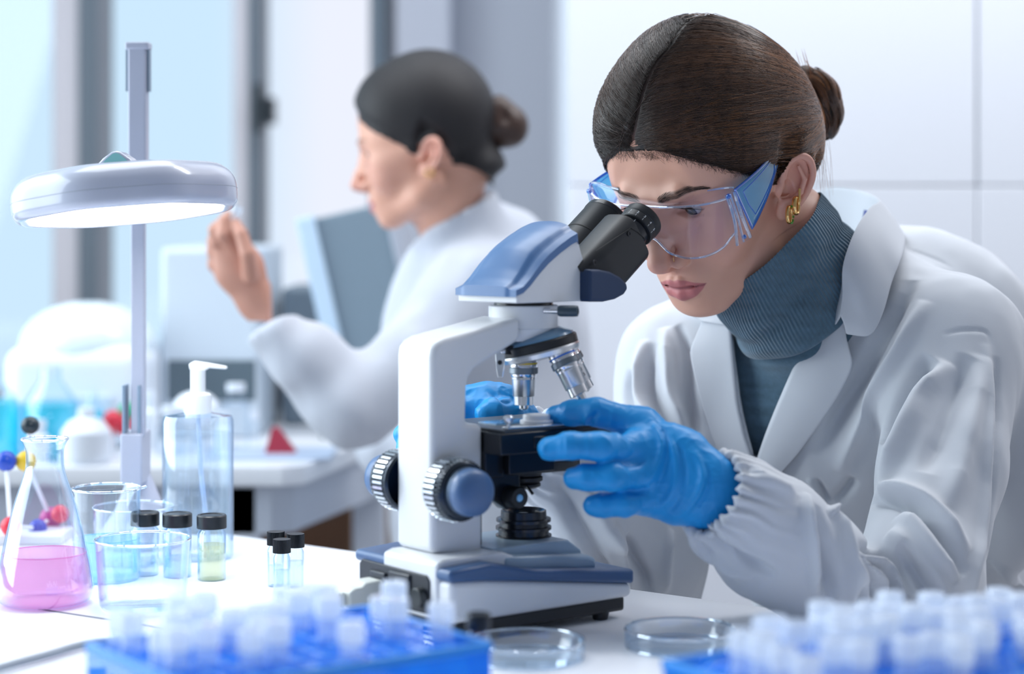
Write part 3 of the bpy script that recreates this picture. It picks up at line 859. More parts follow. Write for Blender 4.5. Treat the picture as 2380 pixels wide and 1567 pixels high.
# value noise in numpy for cloth and skin irregularity
def vnoise(X, scale, seed=0):
    p = np.asarray(X)*scale; i = np.floor(p).astype(np.int64); f = p-i; f = f*f*(3-2*f)
    def hsh(a, b, c):
        n = (a*73856093) ^ (b*19349663) ^ (c*83492791) ^ (seed*2654435761)
        n = (n ^ (n >> 13))*1274126177 & 0x7fffffff
        n = (n ^ (n >> 16)) & 0xffff
        return n/32767.5-1
    r = 0
    for dx in (0, 1):
        for dy in (0, 1):
            for dz in (0, 1):
                w = (f[:, 0] if dx else 1-f[:, 0])*(f[:, 1] if dy else 1-f[:, 1])*(f[:, 2] if dz else 1-f[:, 2])
                r = r+w*hsh(i[:, 0]+dx, i[:, 1]+dy, i[:, 2]+dz)
    return r
def seg_dist(X, pts):
    """distance to a polyline and the running parameter (0..1)"""
    pts = np.asarray(pts, float); L = np.linalg.norm(np.diff(pts, axis=0), axis=1); cs = np.r_[0, np.cumsum(L)]
    best = np.full(len(X), 1e9); par = np.zeros(len(X))
    for i in range(len(pts)-1):
        ab = pts[i+1]-pts[i]; t = np.clip(((X-pts[i])@ab)/max(ab@ab, 1e-12), 0, 1)
        d = np.linalg.norm(X-pts[i]-t[:, None]*ab, axis=1); m = d < best
        best[m] = d[m]; par[m] = (cs[i]+t[m]*L[i])/cs[-1]
    return best, par
# ------------------------------------------------------------------ the woman at the microscope: head
HS = 1.08
psi, phi = radians(42), radians(30)
hr = np.array((-cos(psi), sin(psi), 0.0)); hf = np.array((-sin(psi)*cos(phi), -cos(psi)*cos(phi), -sin(phi))); hu = np.cross(hr, hf)
HR = np.stack([hr, hf, hu], 1)
HO = P(1603, 487, 1.885)-HR@(np.array((-.031, .085, 0))*HS)
def H2W(p): return HO+HS*(np.atleast_2d(p)@HR.T)
def W2H(p): return (np.atleast_2d(p)-HO)@HR/HS
def sm(x): x = np.clip(x, 0, 1); return x*x*(3-2*x)

def mirror(fn):
    for s in (-1, 1): fn(s)

def build_head(h=.0008, neck=None):
    f = Field((-.095, -.125, -.175), (.095, .135, .135), h)
    f.ell((0, -.010, .029), (.0720, .091, .092), k=0)
    mirror(lambda s: f.ell((s*.034, .040, .014), (.031, .040, .030), k=.03))
    f.ell((0, .040, .045), (.060, .047, .052), k=.03)
    f.ell((0, .038, -.030), (.0560, .050, .072), k=.03)
    mirror(lambda s: f.cap((s*.050, -.002, -.062), (s*.046, .024, -.080), .012, .012, k=.026).cap((s*.046, .024, -.080), (s*.016, .070, -.097), .012, .015, k=.020))
    f.ell((0, .079, -.099), (.020, .0135, .0135), k=.014)
    f.ell((0, .070, -.080), (.030, .020, .020), k=.02)
    mirror(lambda s: f.ell((s*.036, .066, -.038), (.022, .020, .024), k=.018))
    mirror(lambda s: f.cap((s*.044, .066, -.016), (s*.064, .018, -.010), .0105, .008, k=.018))
    f.ell((0, .081, -.066), (.028, .0170, .021), k=.016)
    # brow, sockets, lids
    mirror(lambda s: f.ell((s*.032, .098, -.002), (.0195, .0150, .0120), k=.014, mode='s'))
    mirror(lambda s: f.path([(s*.012, .0905, .0135), (s*.028, .0890, .0185), (s*.045, .0750, .0160)], [.0055, .0055, .005], k=.012))
    mirror(lambda s: f.ell((s*.031, .0735, 0), (.0142, .0142, .0142), k=.005))
    mirror(lambda s: f.path([(s*.017, .0830, -.0085), (s*.030, .0870, -.0115), (s*.043, .0790, -.0085)], [.0022, .003, .0022], k=.006))
    # nose
    f.path([(0, .0860, .0120), (0, .0945, -.0080), (0, .1055, -.0270), (0, .1120, -.0385)], [.0075, .0070, .0078, .0090], k=.014, kj=.008)
    f.ell((0, .1125, -.0395), (.0092, .0088, .0080), k=.006)
    mirror(lambda s: f.ell((s*.0125, .0985, -.0440), (.0066, .0100, .0070), k=.0055))
    f.cap((0, .1085, -.0470), (0, .0980, -.0530), .0042, .0045, k=.005)
    mirror(lambda s: f.ell((s*.0072, .1020, -.0510), (.0034, .0058, .0030), k=.0025, mode='s'))
    f.path([(0, .1030, -.0570), (0, .1055, -.0640)], [.0022, .0026], k=.004, mode='s')
    # lips
    up = [(-.0245, .0835, -.0715), (-.015, .0925, -.0695), (-.0045, .0975, -.0663), (0, .0972, -.0672), (.0045, .0975, -.0663), (.015, .0925, -.0695), (.0245, .0835, -.0715)]
    f.path(up, [.0016, .0034, .0043, .0042, .0043, .0034, .0016], k=.0035, kj=.003)
    lw = [(-.0225, .0840, -.0745), (-.012, .0925, -.0785), (0, .0955, -.0800), (.012, .0925, -.0785), (.0225, .0840, -.0745)]
    f.path(lw, [.0018, .0055, .0066, .0055, .0018], k=.0035, kj=.003)
    seam = [(-.0262, .0850, -.0722), (-.018, .0925, -.0728), (-.008, .1005, -.0728), (0, .1025, -.0735), (.008, .1005, -.0728), (.018, .0925, -.0728), (.0262, .0850, -.0722)]
    f.path(seam, [.0008, .0011, .0013, .0013, .0013, .0011, .0008], k=.0022, mode='s')
    # eye openings
    def opening(s):
        f.ell((s*.0310, .0880, -.0016), (.0150, .0095, .0060), k=.0015, mode='s')
        f.ell((s*.031, .0735, 0), (.0117, .0117, .0117), k=0, mode='s')
    mirror(opening)
    mirror(lambda s: f.path([(s*.0165, .0865, .0035), (s*.0240, .0895, .0078), (s*.0340, .0890, .0082), (s*.0440, .0815, .0045)], [.0008, .0010, .0010, .0007], k=.0018, mode='s'))
    # ears
    def ear(s):
        be, tl = radians(26), radians(-33)
        ca = np.array((cos(be)*s, sin(be), 0)); cb = np.array((-s*sin(be), cos(be), 0)); cz = np.array((0, 0, 1.0))
        cb2 = cb*cos(tl)+cz*sin(tl)*-1; cz2 = cz*cos(tl)+cb*sin(tl)
        A = np.stack([ca, cb2*(1 if s > 0 else 1), cz2], 1)
        c0 = np.array((s*.0690, .0005, -.0235)); es = .90
        def E(a, b, c): return c0+A@np.array((a, b, c))*es
        def R3(*r): return tuple(np.array(r)*es)
        f.cap(E(-.008, -.008, .002), E(.003, -.010, .004), .013, .008, k=.006, flat=(ca, .6))
        f.ell(E(.005, -.010, .005), R3(.0044, .0175, .0285), R=A, k=.002)
        f.ell(E(.0090, -.0120, .012), R3(.0055, .0125, .0165), R=A, k=.0015, mode='s')
        f.ell(E(.0085, -.0045, -.0035), R3(.0100, .0090, .0120), R=A, k=.002, mode='s')
        hel = [E(.004, .0010, -.001), E(.007, .0060, .010), E(.0085, .0030, .024), E(.0095, -.0080, .0325), E(.0100, -.0200, .030), E(.0100, -.0275, .018), E(.0090, -.0275, .003), E(.0080, -.0220, -.012), E(.0060, -.0130, -.022)]
        f.path([tuple(q) for q in catmull(hel, 33)], [float(q) for q in np.interp(np.linspace(0, 8, 33), range(9), [.0020, .0024, .0028, .0031, .0031, .0029, .0028, .0028, .0036])], k=.0020, kj=.0012)
        f.path([E(.0085, -.0100, .022), E(.0100, -.0195, .010), E(.0098, -.0180, -.003), E(.0085, -.0110, -.0135), E(.0070, -.0030, -.0165)], [.0014, .0022, .0024, .0026, .0028], k=.0025, kj=.001)
        f.ell(E(.0050, -.0060, -.0245), R3(.0042, .0085, .0100), R=A, k=.006)
        f.ell(E(.0055, .0060, -.0035), R3(.0040, .0045, .0070), R=A, k=.004)
    mirror(ear)
    # neck
    a, b = neck if neck is not None else (W2H(P(1838, 560, 2.00))[0], W2H(P(1920, 770, 2.08))[0])
    f.cap((0, -.040, -.050), a, .040, .045, k=.018).cap(a, b, .045, .054, k=.02)
    mirror(lambda s: f.ell((s*.0175, .0840, -.022), (.011, .012, .018), k=.014))
    return f.mesh()
HV, HQ = build_head()
_mk = sm((HV[:, 2]-.018)/.012)*sm((HV[:, 1]+.02)/.03)
HV = relax(HV, HQ, 60, .6, _mk)
_mk = sm((.062-np.abs(HV[:, 0]))/.01)*sm((HV[:, 1]-.0)/.02)*sm((-.012-HV[:, 2])/.01)*sm((HV[:, 2]+.061)/.006)*sm((np.abs(HV[:, 0])-.020)/.006)
HV = relax(HV, HQ, 25, .6, _mk)
_mk = sm((.030-np.abs(HV[:, 0]))/.004)*sm((HV[:, 1]-.075)/.005)*np.exp(-((HV[:, 2]+.0725)/.0035)**2)
HV = relax(HV, HQ, 5, .5, _mk)
HN = vnormals(HV, HQ)

# hairline height by azimuth round the head
_az = np.radians([0, 16, 30, 42, 54, 65, 74, 81, 88, 95, 104, 114, 128, 150, 180])
_hl = np.array([.061, .0590, .0480, .0330, .0170, .0015, -.0120, -.0160, .0000, .0100, -.004, -.024, -.052, -.080, -.084])
def hairmask(V):
    a = np.arctan2(np.abs(V[:, 0]), V[:, 1]+.0)
    z0 = np.interp(a, _az, _hl)
    return (V[:, 2]-z0)

person = thing('person', (0.45, 2.10, 0.0), 0, 'person in a white lab coat and blue gloves leaning to the microscope eyepieces', 'person')
skin = M('skin', (0.70, 0.42, 0.32), 0.48, Subsurface_Weight=0.12, Subsurface_Radius=(0.012, 0.005, 0.003), Specular_IOR_Level=0.4)
def skin_colour(V, base=(0.74, 0.395, 0.285)):
    C = np.tile(np.array(base), (len(V), 1))
    def blend(w, col, amt=1.0):
        w = np.clip(w, 0, 1)[:, None]*amt
        C[:] = C*(1-w)+np.array(col)*w
    x, y, z = V[:, 0], V[:, 1], V[:, 2]; ax = np.abs(x)
    g = lambda cx, cy, cz, r: np.exp(-(((ax-cx)**2+(y-cy)**2+(z-cz)**2)/r**2))
    blend(g(.042, .07, -.036, .024), (0.70, 0.33, 0.27), .5)
    blend(g(0, .114, -.045, .016), (0.72, 0.32, 0.27), .6)
    blend(g(.031, .085, -.012, .014), (0.55, 0.28, 0.24), .35)
    blend(g(.031, .085, .006, .010), (0.52, 0.27, 0.24), .4)
    blend(((ax > .071) & (y > -.045) & (y < .02))*1.0, (0.74, 0.36, 0.29), .55)
    # lips: bounded by their upper and lower outline
    xs = [0, .0045, .010, .016, .022, .0255]
    zu = np.interp(ax, xs, [-.0642, -.0628, -.0648, -.0677, -.0705, -.0722])
    zl = np.interp(ax, xs, [-.0868, -.0864, -.0848, -.0820, -.0772, -.0728])
    m = sm(np.minimum(zu-z, z-zl)/.0012+.5)*(y > .07)*(ax < .0262)
    blend(m, (0.54, 0.155, 0.165), .9)
    blend(m*np.exp(-((z+.0730)/.0014)**2), (0.22, 0.05, 0.06), .75)
    # eyebrows: brown hair growing on skin
    bx = [.008, .014, .024, .036, .048, .053]
    zb_ = np.interp(ax, bx, [.0150, .0165, .0190, .0212, .0200, .0165]); hb_ = np.interp(ax, bx, [.002, .0034, .0036, .0030, .0014, .0005])
    mb_ = sm((hb_-np.abs(z-zb_))/.0022+.5)*sm((ax-.0075)/.008)*(ax < .053)*(y > .05)
    blend(mb_, (0.07, 0.035, 0.026), .72)
    # lash line
    return C
def mat_attr(name, rough, attr='tint', **kw):
    m = M(name, (0.5, 0.5, 0.5), rough, **kw)
    nt = m.node_tree; a = nt.nodes.new('ShaderNodeAttribute'); a.attribute_name = attr
    nt.links.new(a.outputs['Color'], nt.nodes['Principled BSDF'].inputs['Base Color'])
    return m
skin = mat_attr('skin_face', 0.46, Subsurface_Weight=0.10, Subsurface_Radius=(0.010, 0.004, 0.002), Subsurface_Scale=0.6)
add_noise_bump(skin, 900, 0.10, 0.0006)
head_world = H2W(HV)
head_tint = skin_colour(HV)

# ---- eyes
eyes_m = mat_attr('eye', 0.15, Coat_Weight=0.35, Coat_Roughness=0.03)
def eye_mesh(c, gaze, parent, col=(0.075, 0.045, 0.03), scale=1.0):
    n, m = 40, 32; vs = []; cs = []
    g = Vector(gaze).normalized(); q = g.to_track_quat('Z', 'Y').to_matrix()
    for i in range(m+1):
        a = pi*i/m
        for j in range(n):
            b = 2*pi*j/n
            r = .0119+(.0007*max(0, 1-(a/.50)**2) if a < .50 else 0)
            vs.append(np.array(q @ Vector((r*sin(a)*cos(b), r*sin(a)*sin(b), r*cos(a))))+c)
            if a < .20: cs.append((0.004, 0.004, 0.005))
            elif a < .50: cs.append(tuple(np.array(col)*(1.0 if a < .44 else .35)))
            else: cs.append((0.46, 0.41, 0.39))
    Q = np.array([(i*n+j, i*n+(j+1) % n, (i+1)*n+(j+1) % n, (i+1)*n+j) for i in range(m) for j in range(n)])[:, ::-1]
    return qmesh('eye', H2W(np.array(vs)), Q, eyes_m, parent, attrs={'tint': np.array(cs)})

# ---- hair: cap following the skull, combed strands, bun
hair_col = Vector
def build_cap(bun=True):
    f = Field((-.10, -.135, -.11), (.10, .11, .145), .0016 if bun else .0025)
    f.ell((0, -.008, .036), (.0830, .096, .0985), k=0)
    if bun: f.ell((-.004, -.038, .012), (.0790, .080, .085), k=.02)
    f.ell((0, .040, .050), (.066, .051, .062), k=.03)
    if bun: f.cap((-.015, -.085, -.010), (-.022, -.108, -.012), .045, .025, k=.03)
    f.cap((0, -.060, -.055), (0, -.045, -.085), .040, .036, k=.02)
    return f.mesh()
CV, CQ = build_cap()
hbvh = BVHTree.FromPolygons([Vector(v) for v in HV[::1]], [tuple(q) for q in HQ], all_triangles=False)
mk_ = hairmask(CV)
keep = (mk_ > -.004)
near = np.array([hbvh.find_nearest(Vector(v))[0] for v in CV[keep]])
NB = np.zeros_like(CV); NB[keep] = near
w = sm(mk_/.030)[:, None]
CN = vnormals(CV, CQ)
CVf = CV.copy(); CVf[keep] = (NB*(1-w)+CV*w)[keep]+CN[keep]*(.0007*(mk_[keep] > 0)[:, None]-.0012*(mk_[keep] <= 0)[:, None])
kq = keep[CQ].all(1); CQf = CQ[kq]
cbvh = BVHTree.FromPolygons([Vector(v) for v in CVf], [tuple(q) for q in CQf])
camL = Vector(W2H(np.array((0, 0, CH)))[0])
def ray_cap(px, py):
    t = Vector(W2H(P(px, py, 2.0))[0]); h = cbvh.ray_cast(camL, (t-camL).normalized())
    return None if h[0] is None else np.array(h[0])
part = [ray_cap(*p) for p in ((1470, 338), (1476, 290), (1486, 240), (1502, 190), (1528, 140), (1562, 98))]
part = [p for p in part if p is not None]
last = part[-1]-part[-2]; part.append(np.array((part[-1][0]*.5, -.035, .133)))
pc = np.array(catmull(part, 60))
# press the part line down a little
d_, t_ = seg_dist(CVf, pc)
CVf -= CN*(.0035*np.exp(-(d_/.0045)**2))[:, None]*(mk_ > .004)[:, None]
cbvh = BVHTree.FromPolygons([Vector(v) for v in CVf], [tuple(q) for q in CQf])
HC = np.array((0, -.010, .020)); BUN = np.array((-.029, -.137, -.012)); BIN = np.array((-.024, -.118, -.011))
rng = np.random.RandomState(5)
def on_cap(dirs, lift):
    out = []
    for dv, l in zip(dirs, lift):
        dv = Vector(dv).normalized(); h = cbvh.ray_cast(Vector(HC)+dv*.25, -dv)
        out.append(None if h[0] is None else np.array(h[0])+np.array(dv)*l)
    return out
class Strands:
    def __init__(s): s.V = []; s.Q = []; s.C = []; s.n = 0
    def add(s, pts, r, c0, c1, k=3):
        pts = np.asarray(pts); m = len(pts)
        if m < 3: return
        T = np.gradient(pts, axis=0); T /= np.linalg.norm(T, axis=1)[:, None]+1e-9
        up = pts-HC; up = up-T*(up*T).sum(1)[:, None]; up /= np.linalg.norm(up, axis=1)[:, None]+1e-9
        sd = np.cross(T, up); tt = np.linspace(0, 1, m)
        rr = r*np.minimum(1, .35+3*tt)*np.minimum(1, .35+4*(1-tt))
        ring = [pts+(up*cos(2*pi*i/k)+sd*sin(2*pi*i/k))*rr[:, None] for i in range(k)]
        V = np.stack(ring, 1).reshape(-1, 3)
        i = np.arange(m-1)[:, None]*k; j = np.arange(k)[None]; j2 = (j+1) % k
        q = np.stack([i+j, i+j2, i+k+j2, i+k+j], -1).reshape(-1, 4)+s.n
        s.V.append(V); s.Q.append(q); s.n += len(V)
        cc = np.array(c0)[None]*(1-tt[:, None])+np.array(c1)[None]*tt[:, None]
        s.C.append(np.repeat(cc, k, axis=0))
    def build(s, name, mat, parent, tf=None):
        V = np.concatenate(s.V)
        return qmesh(name, (tf or H2W)(V), np.concatenate(s.Q), mat, parent, attrs={'tint': np.concatenate(s.C)})
DK = np.array((0.006, 0.005, 0.006)); BR = np.array((0.080, 0.035, 0.018)); CO = np.array((0.50, 0.20, 0.065))
def tone(b):
    """b 0 dark .. 1 copper"""
    return DK*(1-min(b*2, 1))+BR*min(b*2, 1) if b < .5 else BR*(1-(b-.5)*2)+CO*(b-.5)*2
def dirn(p): v = np.asarray(p)-HC; return v/np.linalg.norm(v)
st = Strands(); NS = 16
d1b = dirn(BIN)
n_clump = 150
def strand(root, side, alpha, lift, spread, base, n=NS, rad=.00030):
    d0 = dirn(root); d1 = d1b+spread; d1 /= np.linalg.norm(d1)
    md = d0+d1; md = md/np.linalg.norm(md)+alpha; md /= np.linalg.norm(md)
    t = np.linspace(0, 1, n)[:, None]
    D_ = (1-t)**2*d0+2*t*(1-t)*md+t*t*d1
    pts = on_cap(D_, lift+.0004*np.sin(np.linspace(0, pi, n)))
    pts = [p for p in pts if p is not None]
    st.add(pts, rad, *base)
rootsets = []
for side in (-1, 1):
    # along the part
    for i in range(3900 if side < 0 else 2000):
        u = rng.rand()**.8; j = u*59; k = min(int(j), 58); p = pc[k]*(1-(j-k))+pc[k+1]*(j-k)
        p = p+np.array((side*(.0016+.0030*rng.rand()**2), 0, 0))
        cl = int(u*n_clump); r2 = np.random.RandomState(cl*7+(side > 0)*991)
        rootsets.append((p, side, u, r2.rand(), r2.rand(), True))
    # along the hairline at the temples, over the ear, nape
    for i in range(3900 if side < 0 else 1300):
        a = rng.rand(); az = radians(4+a*118)
        rr = .085; x = side*sin(az)*rr; y = cos(az)*rr
        z = np.interp(az, _az, _hl)+.001+.016*rng.rand()**2
        h = cbvh.ray_cast(Vector((x*2.2, y*2.2, z)), Vector((-x, -y, 0)).normalized())
        if h[0] is None: continue
        cl = int(a*90); r2 = np.random.RandomState(cl*13+5+(side > 0)*555)
        rootsets.append((np.array(h[0]), side, a, r2.rand(), r2.rand(), False))
for (p, side, u, c1_, c2_, isp) in rootsets:
    if isp:
        al = np.array((side*(1.5-.6*u), .15, -.40*(1-u)+.1))*(.70+.15*c1_+.35*rng.rand())
    else:
        al = np.array((side*(.75-.5*u), 0, -.30*(1-u)*(.7+.5*rng.rand())))*1.0
    sp = rng.randn(3)*.09+np.array((side*.02, 0, .10*(c2_-.5)))
    b0 = .04+.24*rng.rand()
    hl_ = (c2_ > (.60 if isp else .45))*(.55+.45*c1_)*(side < 0)
    b1 = min(1, .46+.30*rng.rand()+hl_*(.5+.5*rng.rand()))
    st_b = (tone(b0+.25*hl_*(not isp)), tone(b1))
    strand(p, side, al, .0006+.0016*rng.rand()+.0010*c1_, sp, st_b)
# back and crown filler, running from the crown down to the bun
for i in range(2200):
    a = radians(rng.uniform(-178, 178)); z = rng.uniform(-.075, .115); 
    d0 = np.array((sin(a)*.8, -abs(cos(a)), (z)/.1)); p = HC+d0/np.linalg.norm(d0)*.1
    strand(p, 0, np.zeros(3), .0006+.002*rng.rand(), rng.randn(3)*.10, (tone(.3*rng.rand()), tone(.3+.5*rng.rand()**2)))
# bun
bax = dirn(BUN+np.array((0, -.03, -.002))); bax = np.array((-.30, -.95, -.05)); bax /= np.linalg.norm(bax)
b1_ = np.cross(bax, (0, 0, 1.0)); b1_ /= np.linalg.norm(b1_); b2_ = np.cross(bax, b1_)
sb = Strands()
for i in range(2300):
    # turns round the bun axis, wrapped over a flattened ball
    lat = radians(rng.uniform(-58, 80)); a0 = rng.rand()*2*pi; span = rng.uniform(1.2, 3.2)
    cl = np.random.RandomState(int((lat+2)*9)); wob = cl.rand()*2*pi; lv = .9+.12*cl.rand()
    t = np.linspace(0, 1, 18); a = a0+span*t; la = lat+.16*np.sin(a*2+wob)+.35*(t-.5)
    R_ = .0330*lv*(1+.06*np.sin(3*a+wob))
    pts = BUN+R_[:, None]*(np.cos(la)[:, None]*(np.cos(a)[:, None]*b1_*.90+np.sin(a)[:, None]*b2_*1.12)+np.sin(la)[:, None]*bax*.74)
    hl_ = cl.rand() > .6
    sb.add(pts, .00045, tone(.25+.3*rng.rand()), tone(min(1, .35+.3*rng.rand()+.45*hl_*rng.rand())))
# loose hairs
fl = Strands()
def loose(px, r=.00011, tn=.5):
    """px: list of (px,py,D)"""
    pts = np.array(catmull([W2H(P(*q))[0] for q in px], 14)); fl.add(pts, r, tone(tn*.7), tone(tn))
for i in range(26):
    x0 = rng.uniform(1870, 1925); y0 = rng.uniform(290, 330); dx = rng.uniform(-10, 40); 
    loose([(x0, y0, 2.03), (x0+dx*.5+rng.uniform(-8, 8), y0+50, 2.0), (x0+dx*.8, y0+100+rng.uniform(0, 60), 1.99)], tn=.9)
for i in range(10):
    x0 = rng.uniform(1862, 1890); loose([(x0, 190, 2.02), (x0-2, 160, 2.01), (x0-8-rng.uniform(0, 10), 120+rng.uniform(-10, 20), 2.0)], r=.00016, tn=.98)
for i in range(0):
    t = rng.rand(); a = [(1460+330*rng.rand()), 0]; 
    ang = rng.uniform(-.9, .9); x0 = 1665+290*sin(ang); y0 = 40+ (1-cos(ang))*230
    loose([(x0-25, y0+10, 1.94), (x0, y0-6-6*rng.rand(), 1.94), (x0+30, y0-4-10*rng.rand()+10*ang, 1.945)], tn=.4)
# baby hairs at the forehead
for i in range(330):
    u = rng.rand(); x0 = 1415+365*u; y0 = np.interp(x0, [1415, 1480, 1560, 1650, 1740, 1800], [345, 346, 352, 378, 402, 408])+rng.uniform(-6, 6)
    pts = []
    cx = rng.uniform(-.5, 1.0)+1.0*max(0, u-.3)
    for k in range(5):
        X_, Y_ = x0+cx*k*10+rng.uniform(-2, 2), y0+k*rng.uniform(3, 9)*(1-.45*u)
        t = Vector(W2H(P(X_, Y_, 2.0))[0]); h = hbvh.ray_cast(camL, (t-camL).normalized())
        if h[0] is None: break
        pts.append(np.array(h[0])+np.array(h[1])*(.0006+.0012*sin(k)))
    if len(pts) == 5: fl.add(catmull(pts, 12), .00009, tone(.1), tone(.25))
hair_m = mat_attr('hair_strand', 0.30, Specular_IOR_Level=0.6, Sheen_Weight=0.0)
cap_m = M('hair_base', (0.012, 0.008, 0.007), 0.5)

# eyelashes, upper lid of each eye
lashes = {-1: Strands(), 1: Strands()}; brows = {-1: Strands(), 1: Strands()}
for s_ in (-1, 1):
    lash = lashes[s_]
    for i in range(46):
        u = i/45; x = s_*(.0175+.0275*u); z = .0036+.0014*sin(pi*u)-.0035*u**2; y = .0868-.006*abs(u-.45)**1.5-.007*max(0, u-.5)
        out = np.array((s_*.35*(u-.35), .9, .12)); out /= np.linalg.norm(out); L = .0062+.0025*u
        p0 = np.array((x, y, z-.0005)); 
        lash.add([p0, p0+out*L*.4+np.array((0, 0, -.0005)), p0+out*L*.8+np.array((0, 0, .0002)), p0+out*L+np.array((0, 0, .0015))], .00013, (0.004,)*3, (0.004,)*3)
    for i in range(24):
        u = i/23; x = s_*(.019+.024*u); p0 = np.array((x, .0862-.007*max(0, u-.45), -.0064+.001*u)); 
        lash.add([p0, p0+np.array((s_*.0005, .0018, -.0006)), p0+np.array((s_*.001, .0030, -.0016))], .00009, (0.01,)*3, (0.01,)*3)

dp_, tp_ = seg_dist(CVf, pc[:48])
_w = (np.exp(-(dp_/.0030)**2)*(.75+.25*vnoise(CVf, 1500, 3)))[:, None]
cap_tint = np.array((0.012, 0.008, 0.007))*(1-_w)+np.array((0.30, 0.17, 0.135))*_w
cap_a = mat_attr('hair_base_scalp', 0.5)

# brow hairs
for s_ in (-1, 1):
    for i in range(160):
        u = rng.rand(); ax_ = .0095+.042*u; zc_ = np.interp(ax_, [.008, .014, .024, .036, .048, .053], [.0150, .0165, .0190, .0212, .0200, .0165]); hb = np.interp(ax_, [.008, .014, .024, .036, .048, .053], [.002, .0032, .0034, .0028, .0013, .0004])
        z = zc_+rng.uniform(-1, 1)*hb; d_ = (s_*.8, .0, .55-.75*u)
        pts = []
        for k in range(4):
            q = Vector((s_*ax_+d_[0]*k*.0016, 0, z+d_[2]*k*.0016)); h_ = hbvh.ray_cast(q+Vector((0, .16, 0)), Vector((0, -1, 0)))
            if h_[0] is None: break
            pts.append(np.array(h_[0])+np.array(h_[1])*(.0003+.0003*k))
        if len(pts) == 4: brows[s_].add(pts, .00013, (0.008, .006, .005), (0.02, .012, .008))
# ------------------------------------------------------------------ clothes: jersey, coat, gloves
jersey_m = mat_attr('jersey', 0.85, Sheen_Weight=0.4, Sheen_Roughness=0.5)
nt = jersey_m.node_tree
_a = nt.nodes.new('ShaderNodeAttribute'); _a.attribute_name = 'rib'
_s = nt.nodes.new('ShaderNodeMath'); _s.operation = 'SINE'; nt.links.new(_a.outputs['Fac'], _s.inputs[0])
_a2 = nt.nodes.new('ShaderNodeAttribute'); _a2.attribute_name = 'ribamt'
_m2 = nt.nodes.new('ShaderNodeMath'); _m2.operation = 'MULTIPLY'; nt.links.new(_s.outputs[0], _m2.inputs[0]); nt.links.new(_a2.outputs['Fac'], _m2.inputs[1])
_b = nt.nodes.new('ShaderNodeBump'); _b.inputs['Distance'].default_value = .0010; _b.inputs['Strength'].default_value = 1.0
nt.links.new(_m2.outputs[0], _b.inputs['Height']); nt.links.new(_b.outputs[0], nt.nodes['Principled BSDF'].inputs['Normal'])
add_noise_bump(jersey_m, 700, 0.35, 0.0008)
# neck roll of the jersey
R1a, R1b = P(1873, 438, 2.010), P(1698, 714, 1.965)
R2a, R2b = P(1985, 575, 2.045), P(1716, 790, 1.985)
c1, c2 = (R1a+R1b)/2, (R2a+R2b)/2
nax = c2-c1; nax /= np.linalg.norm(nax)
e1_ = (R1b-R1a)/np.linalg.norm(R1b-R1a); e1_ = e1_-nax*(e1_@nax); e1_ /= np.linalg.norm(e1_); e2_ = np.cross(nax, e1_)
r1, r2 = np.linalg.norm(R1b-R1a)/2, np.linalg.norm(R2b-R2a)/2
def torso(f, g=0.0, kk=.04):
    """shared upper body volumes, g grows them"""
    f.ell(P(1925, 960, 2.11), (.165+g, .125+g, .20+g), R=TR, k=0)
    f.ell(P(2060, 1330, 2.17), (.150+g, .130+g, .22+g), R=TR, k=.06)
    f.ell(P(2110, 800, 2.20), (.150+g, .10+g, .13+g), R=TR, k=.05)
    f.cap(P(1960, 700, 2.10), P(2200, 800, 1.98), .055+g, .062+g, k=kk)
    f.cap(P(1850, 740, 2.10), P(1590, 850, 2.13), .050+g, .055+g, k=kk)
sa = np.array((.80, -.60, 0)); fw_ = np.array((-.58, -.77, -.26)); fw_ /= np.linalg.norm(fw_); upv = np.cross(sa, fw_)*-1
upv = np.cross(fw_, sa); upv = upv if upv[2] > 0 else -upv
TR = np.stack([sa, fw_, upv], 1)
def build_jersey():
    f = Field((.05, 1.80, .80), (.56, 2.40, 1.30), .0022)
    torso(f, -.012)
    # funnel down from the roll
    f.cap(c1+nax*.03, c2+nax*.03, r1*.70, r2*.86, k=.02)
    return f.mesh()
JV, JQ = build_jersey()
# roll as a folded tube: profile swept round the neck ellipse
nT, prof = 300, []
rollV = []; rollA = []
for i in range(nT):
    a = 2*pi*i/nT; dirv = cos(a)*e1_+sin(a)*e2_
    pr = []
    # inner lip -> top edge -> outer surface downwards -> tucked under
    for (s_, rr) in [(a_*.80, b_) for a_, b_ in ((.045, .965), (.020, .970), (.004, .975), (-.003, .990), (-.004, 1.005), (.000, 1.018), (.006, 1.022), (.014, 1.020), (.024, 1.022), (.036, 1.030), (.048, 1.022), (.060, 1.012), (.072, 1.002), (.084, .990), (.094, .975), (.100, .95), (.098, .91))]:
        T_ = s_/np.linalg.norm(c2-c1); R_ = (r1+(r2-r1)*max(0, min(T_, 1.3)))*rr
        nearw = max(0.0, sin(a)*(-e2_[1]))
        base = c1+nax*(s_-.034*nearw*max(0, 1-s_/.085))
        wob = .0018*sin(3*a+s_*60)+.0012*sin(7*a-s_*90+1.3)-.0035*math.exp(-((s_-.048-.020*sin(a*1.0+.6))/.006)**2)*(1 if s_ > .01 else 0)
        el = .88
        pr.append(base+(cos(a)*e1_+sin(a)*e2_*el)*(R_+wob))
    rollV.append(pr)
rollV = np.array(rollV)                       # nT x nP x 3

nP = rollV.shape[1]
# resample profile finely
fine = []
for i in range(nT):
    fine.append(catmull(list(rollV[i]), 61))
fine = np.array(fine); nF = fine.shape[1]
RVv = fine.reshape(-1, 3)
ii, jj = np.meshgrid(np.arange(nT), np.arange(nF-1), indexing='ij'); i2 = (ii+1) % nT
RQ = np.stack([ii*nF+jj, ii*nF+jj+1, i2*nF+jj+1, i2*nF+jj], -1).reshape(-1, 4)
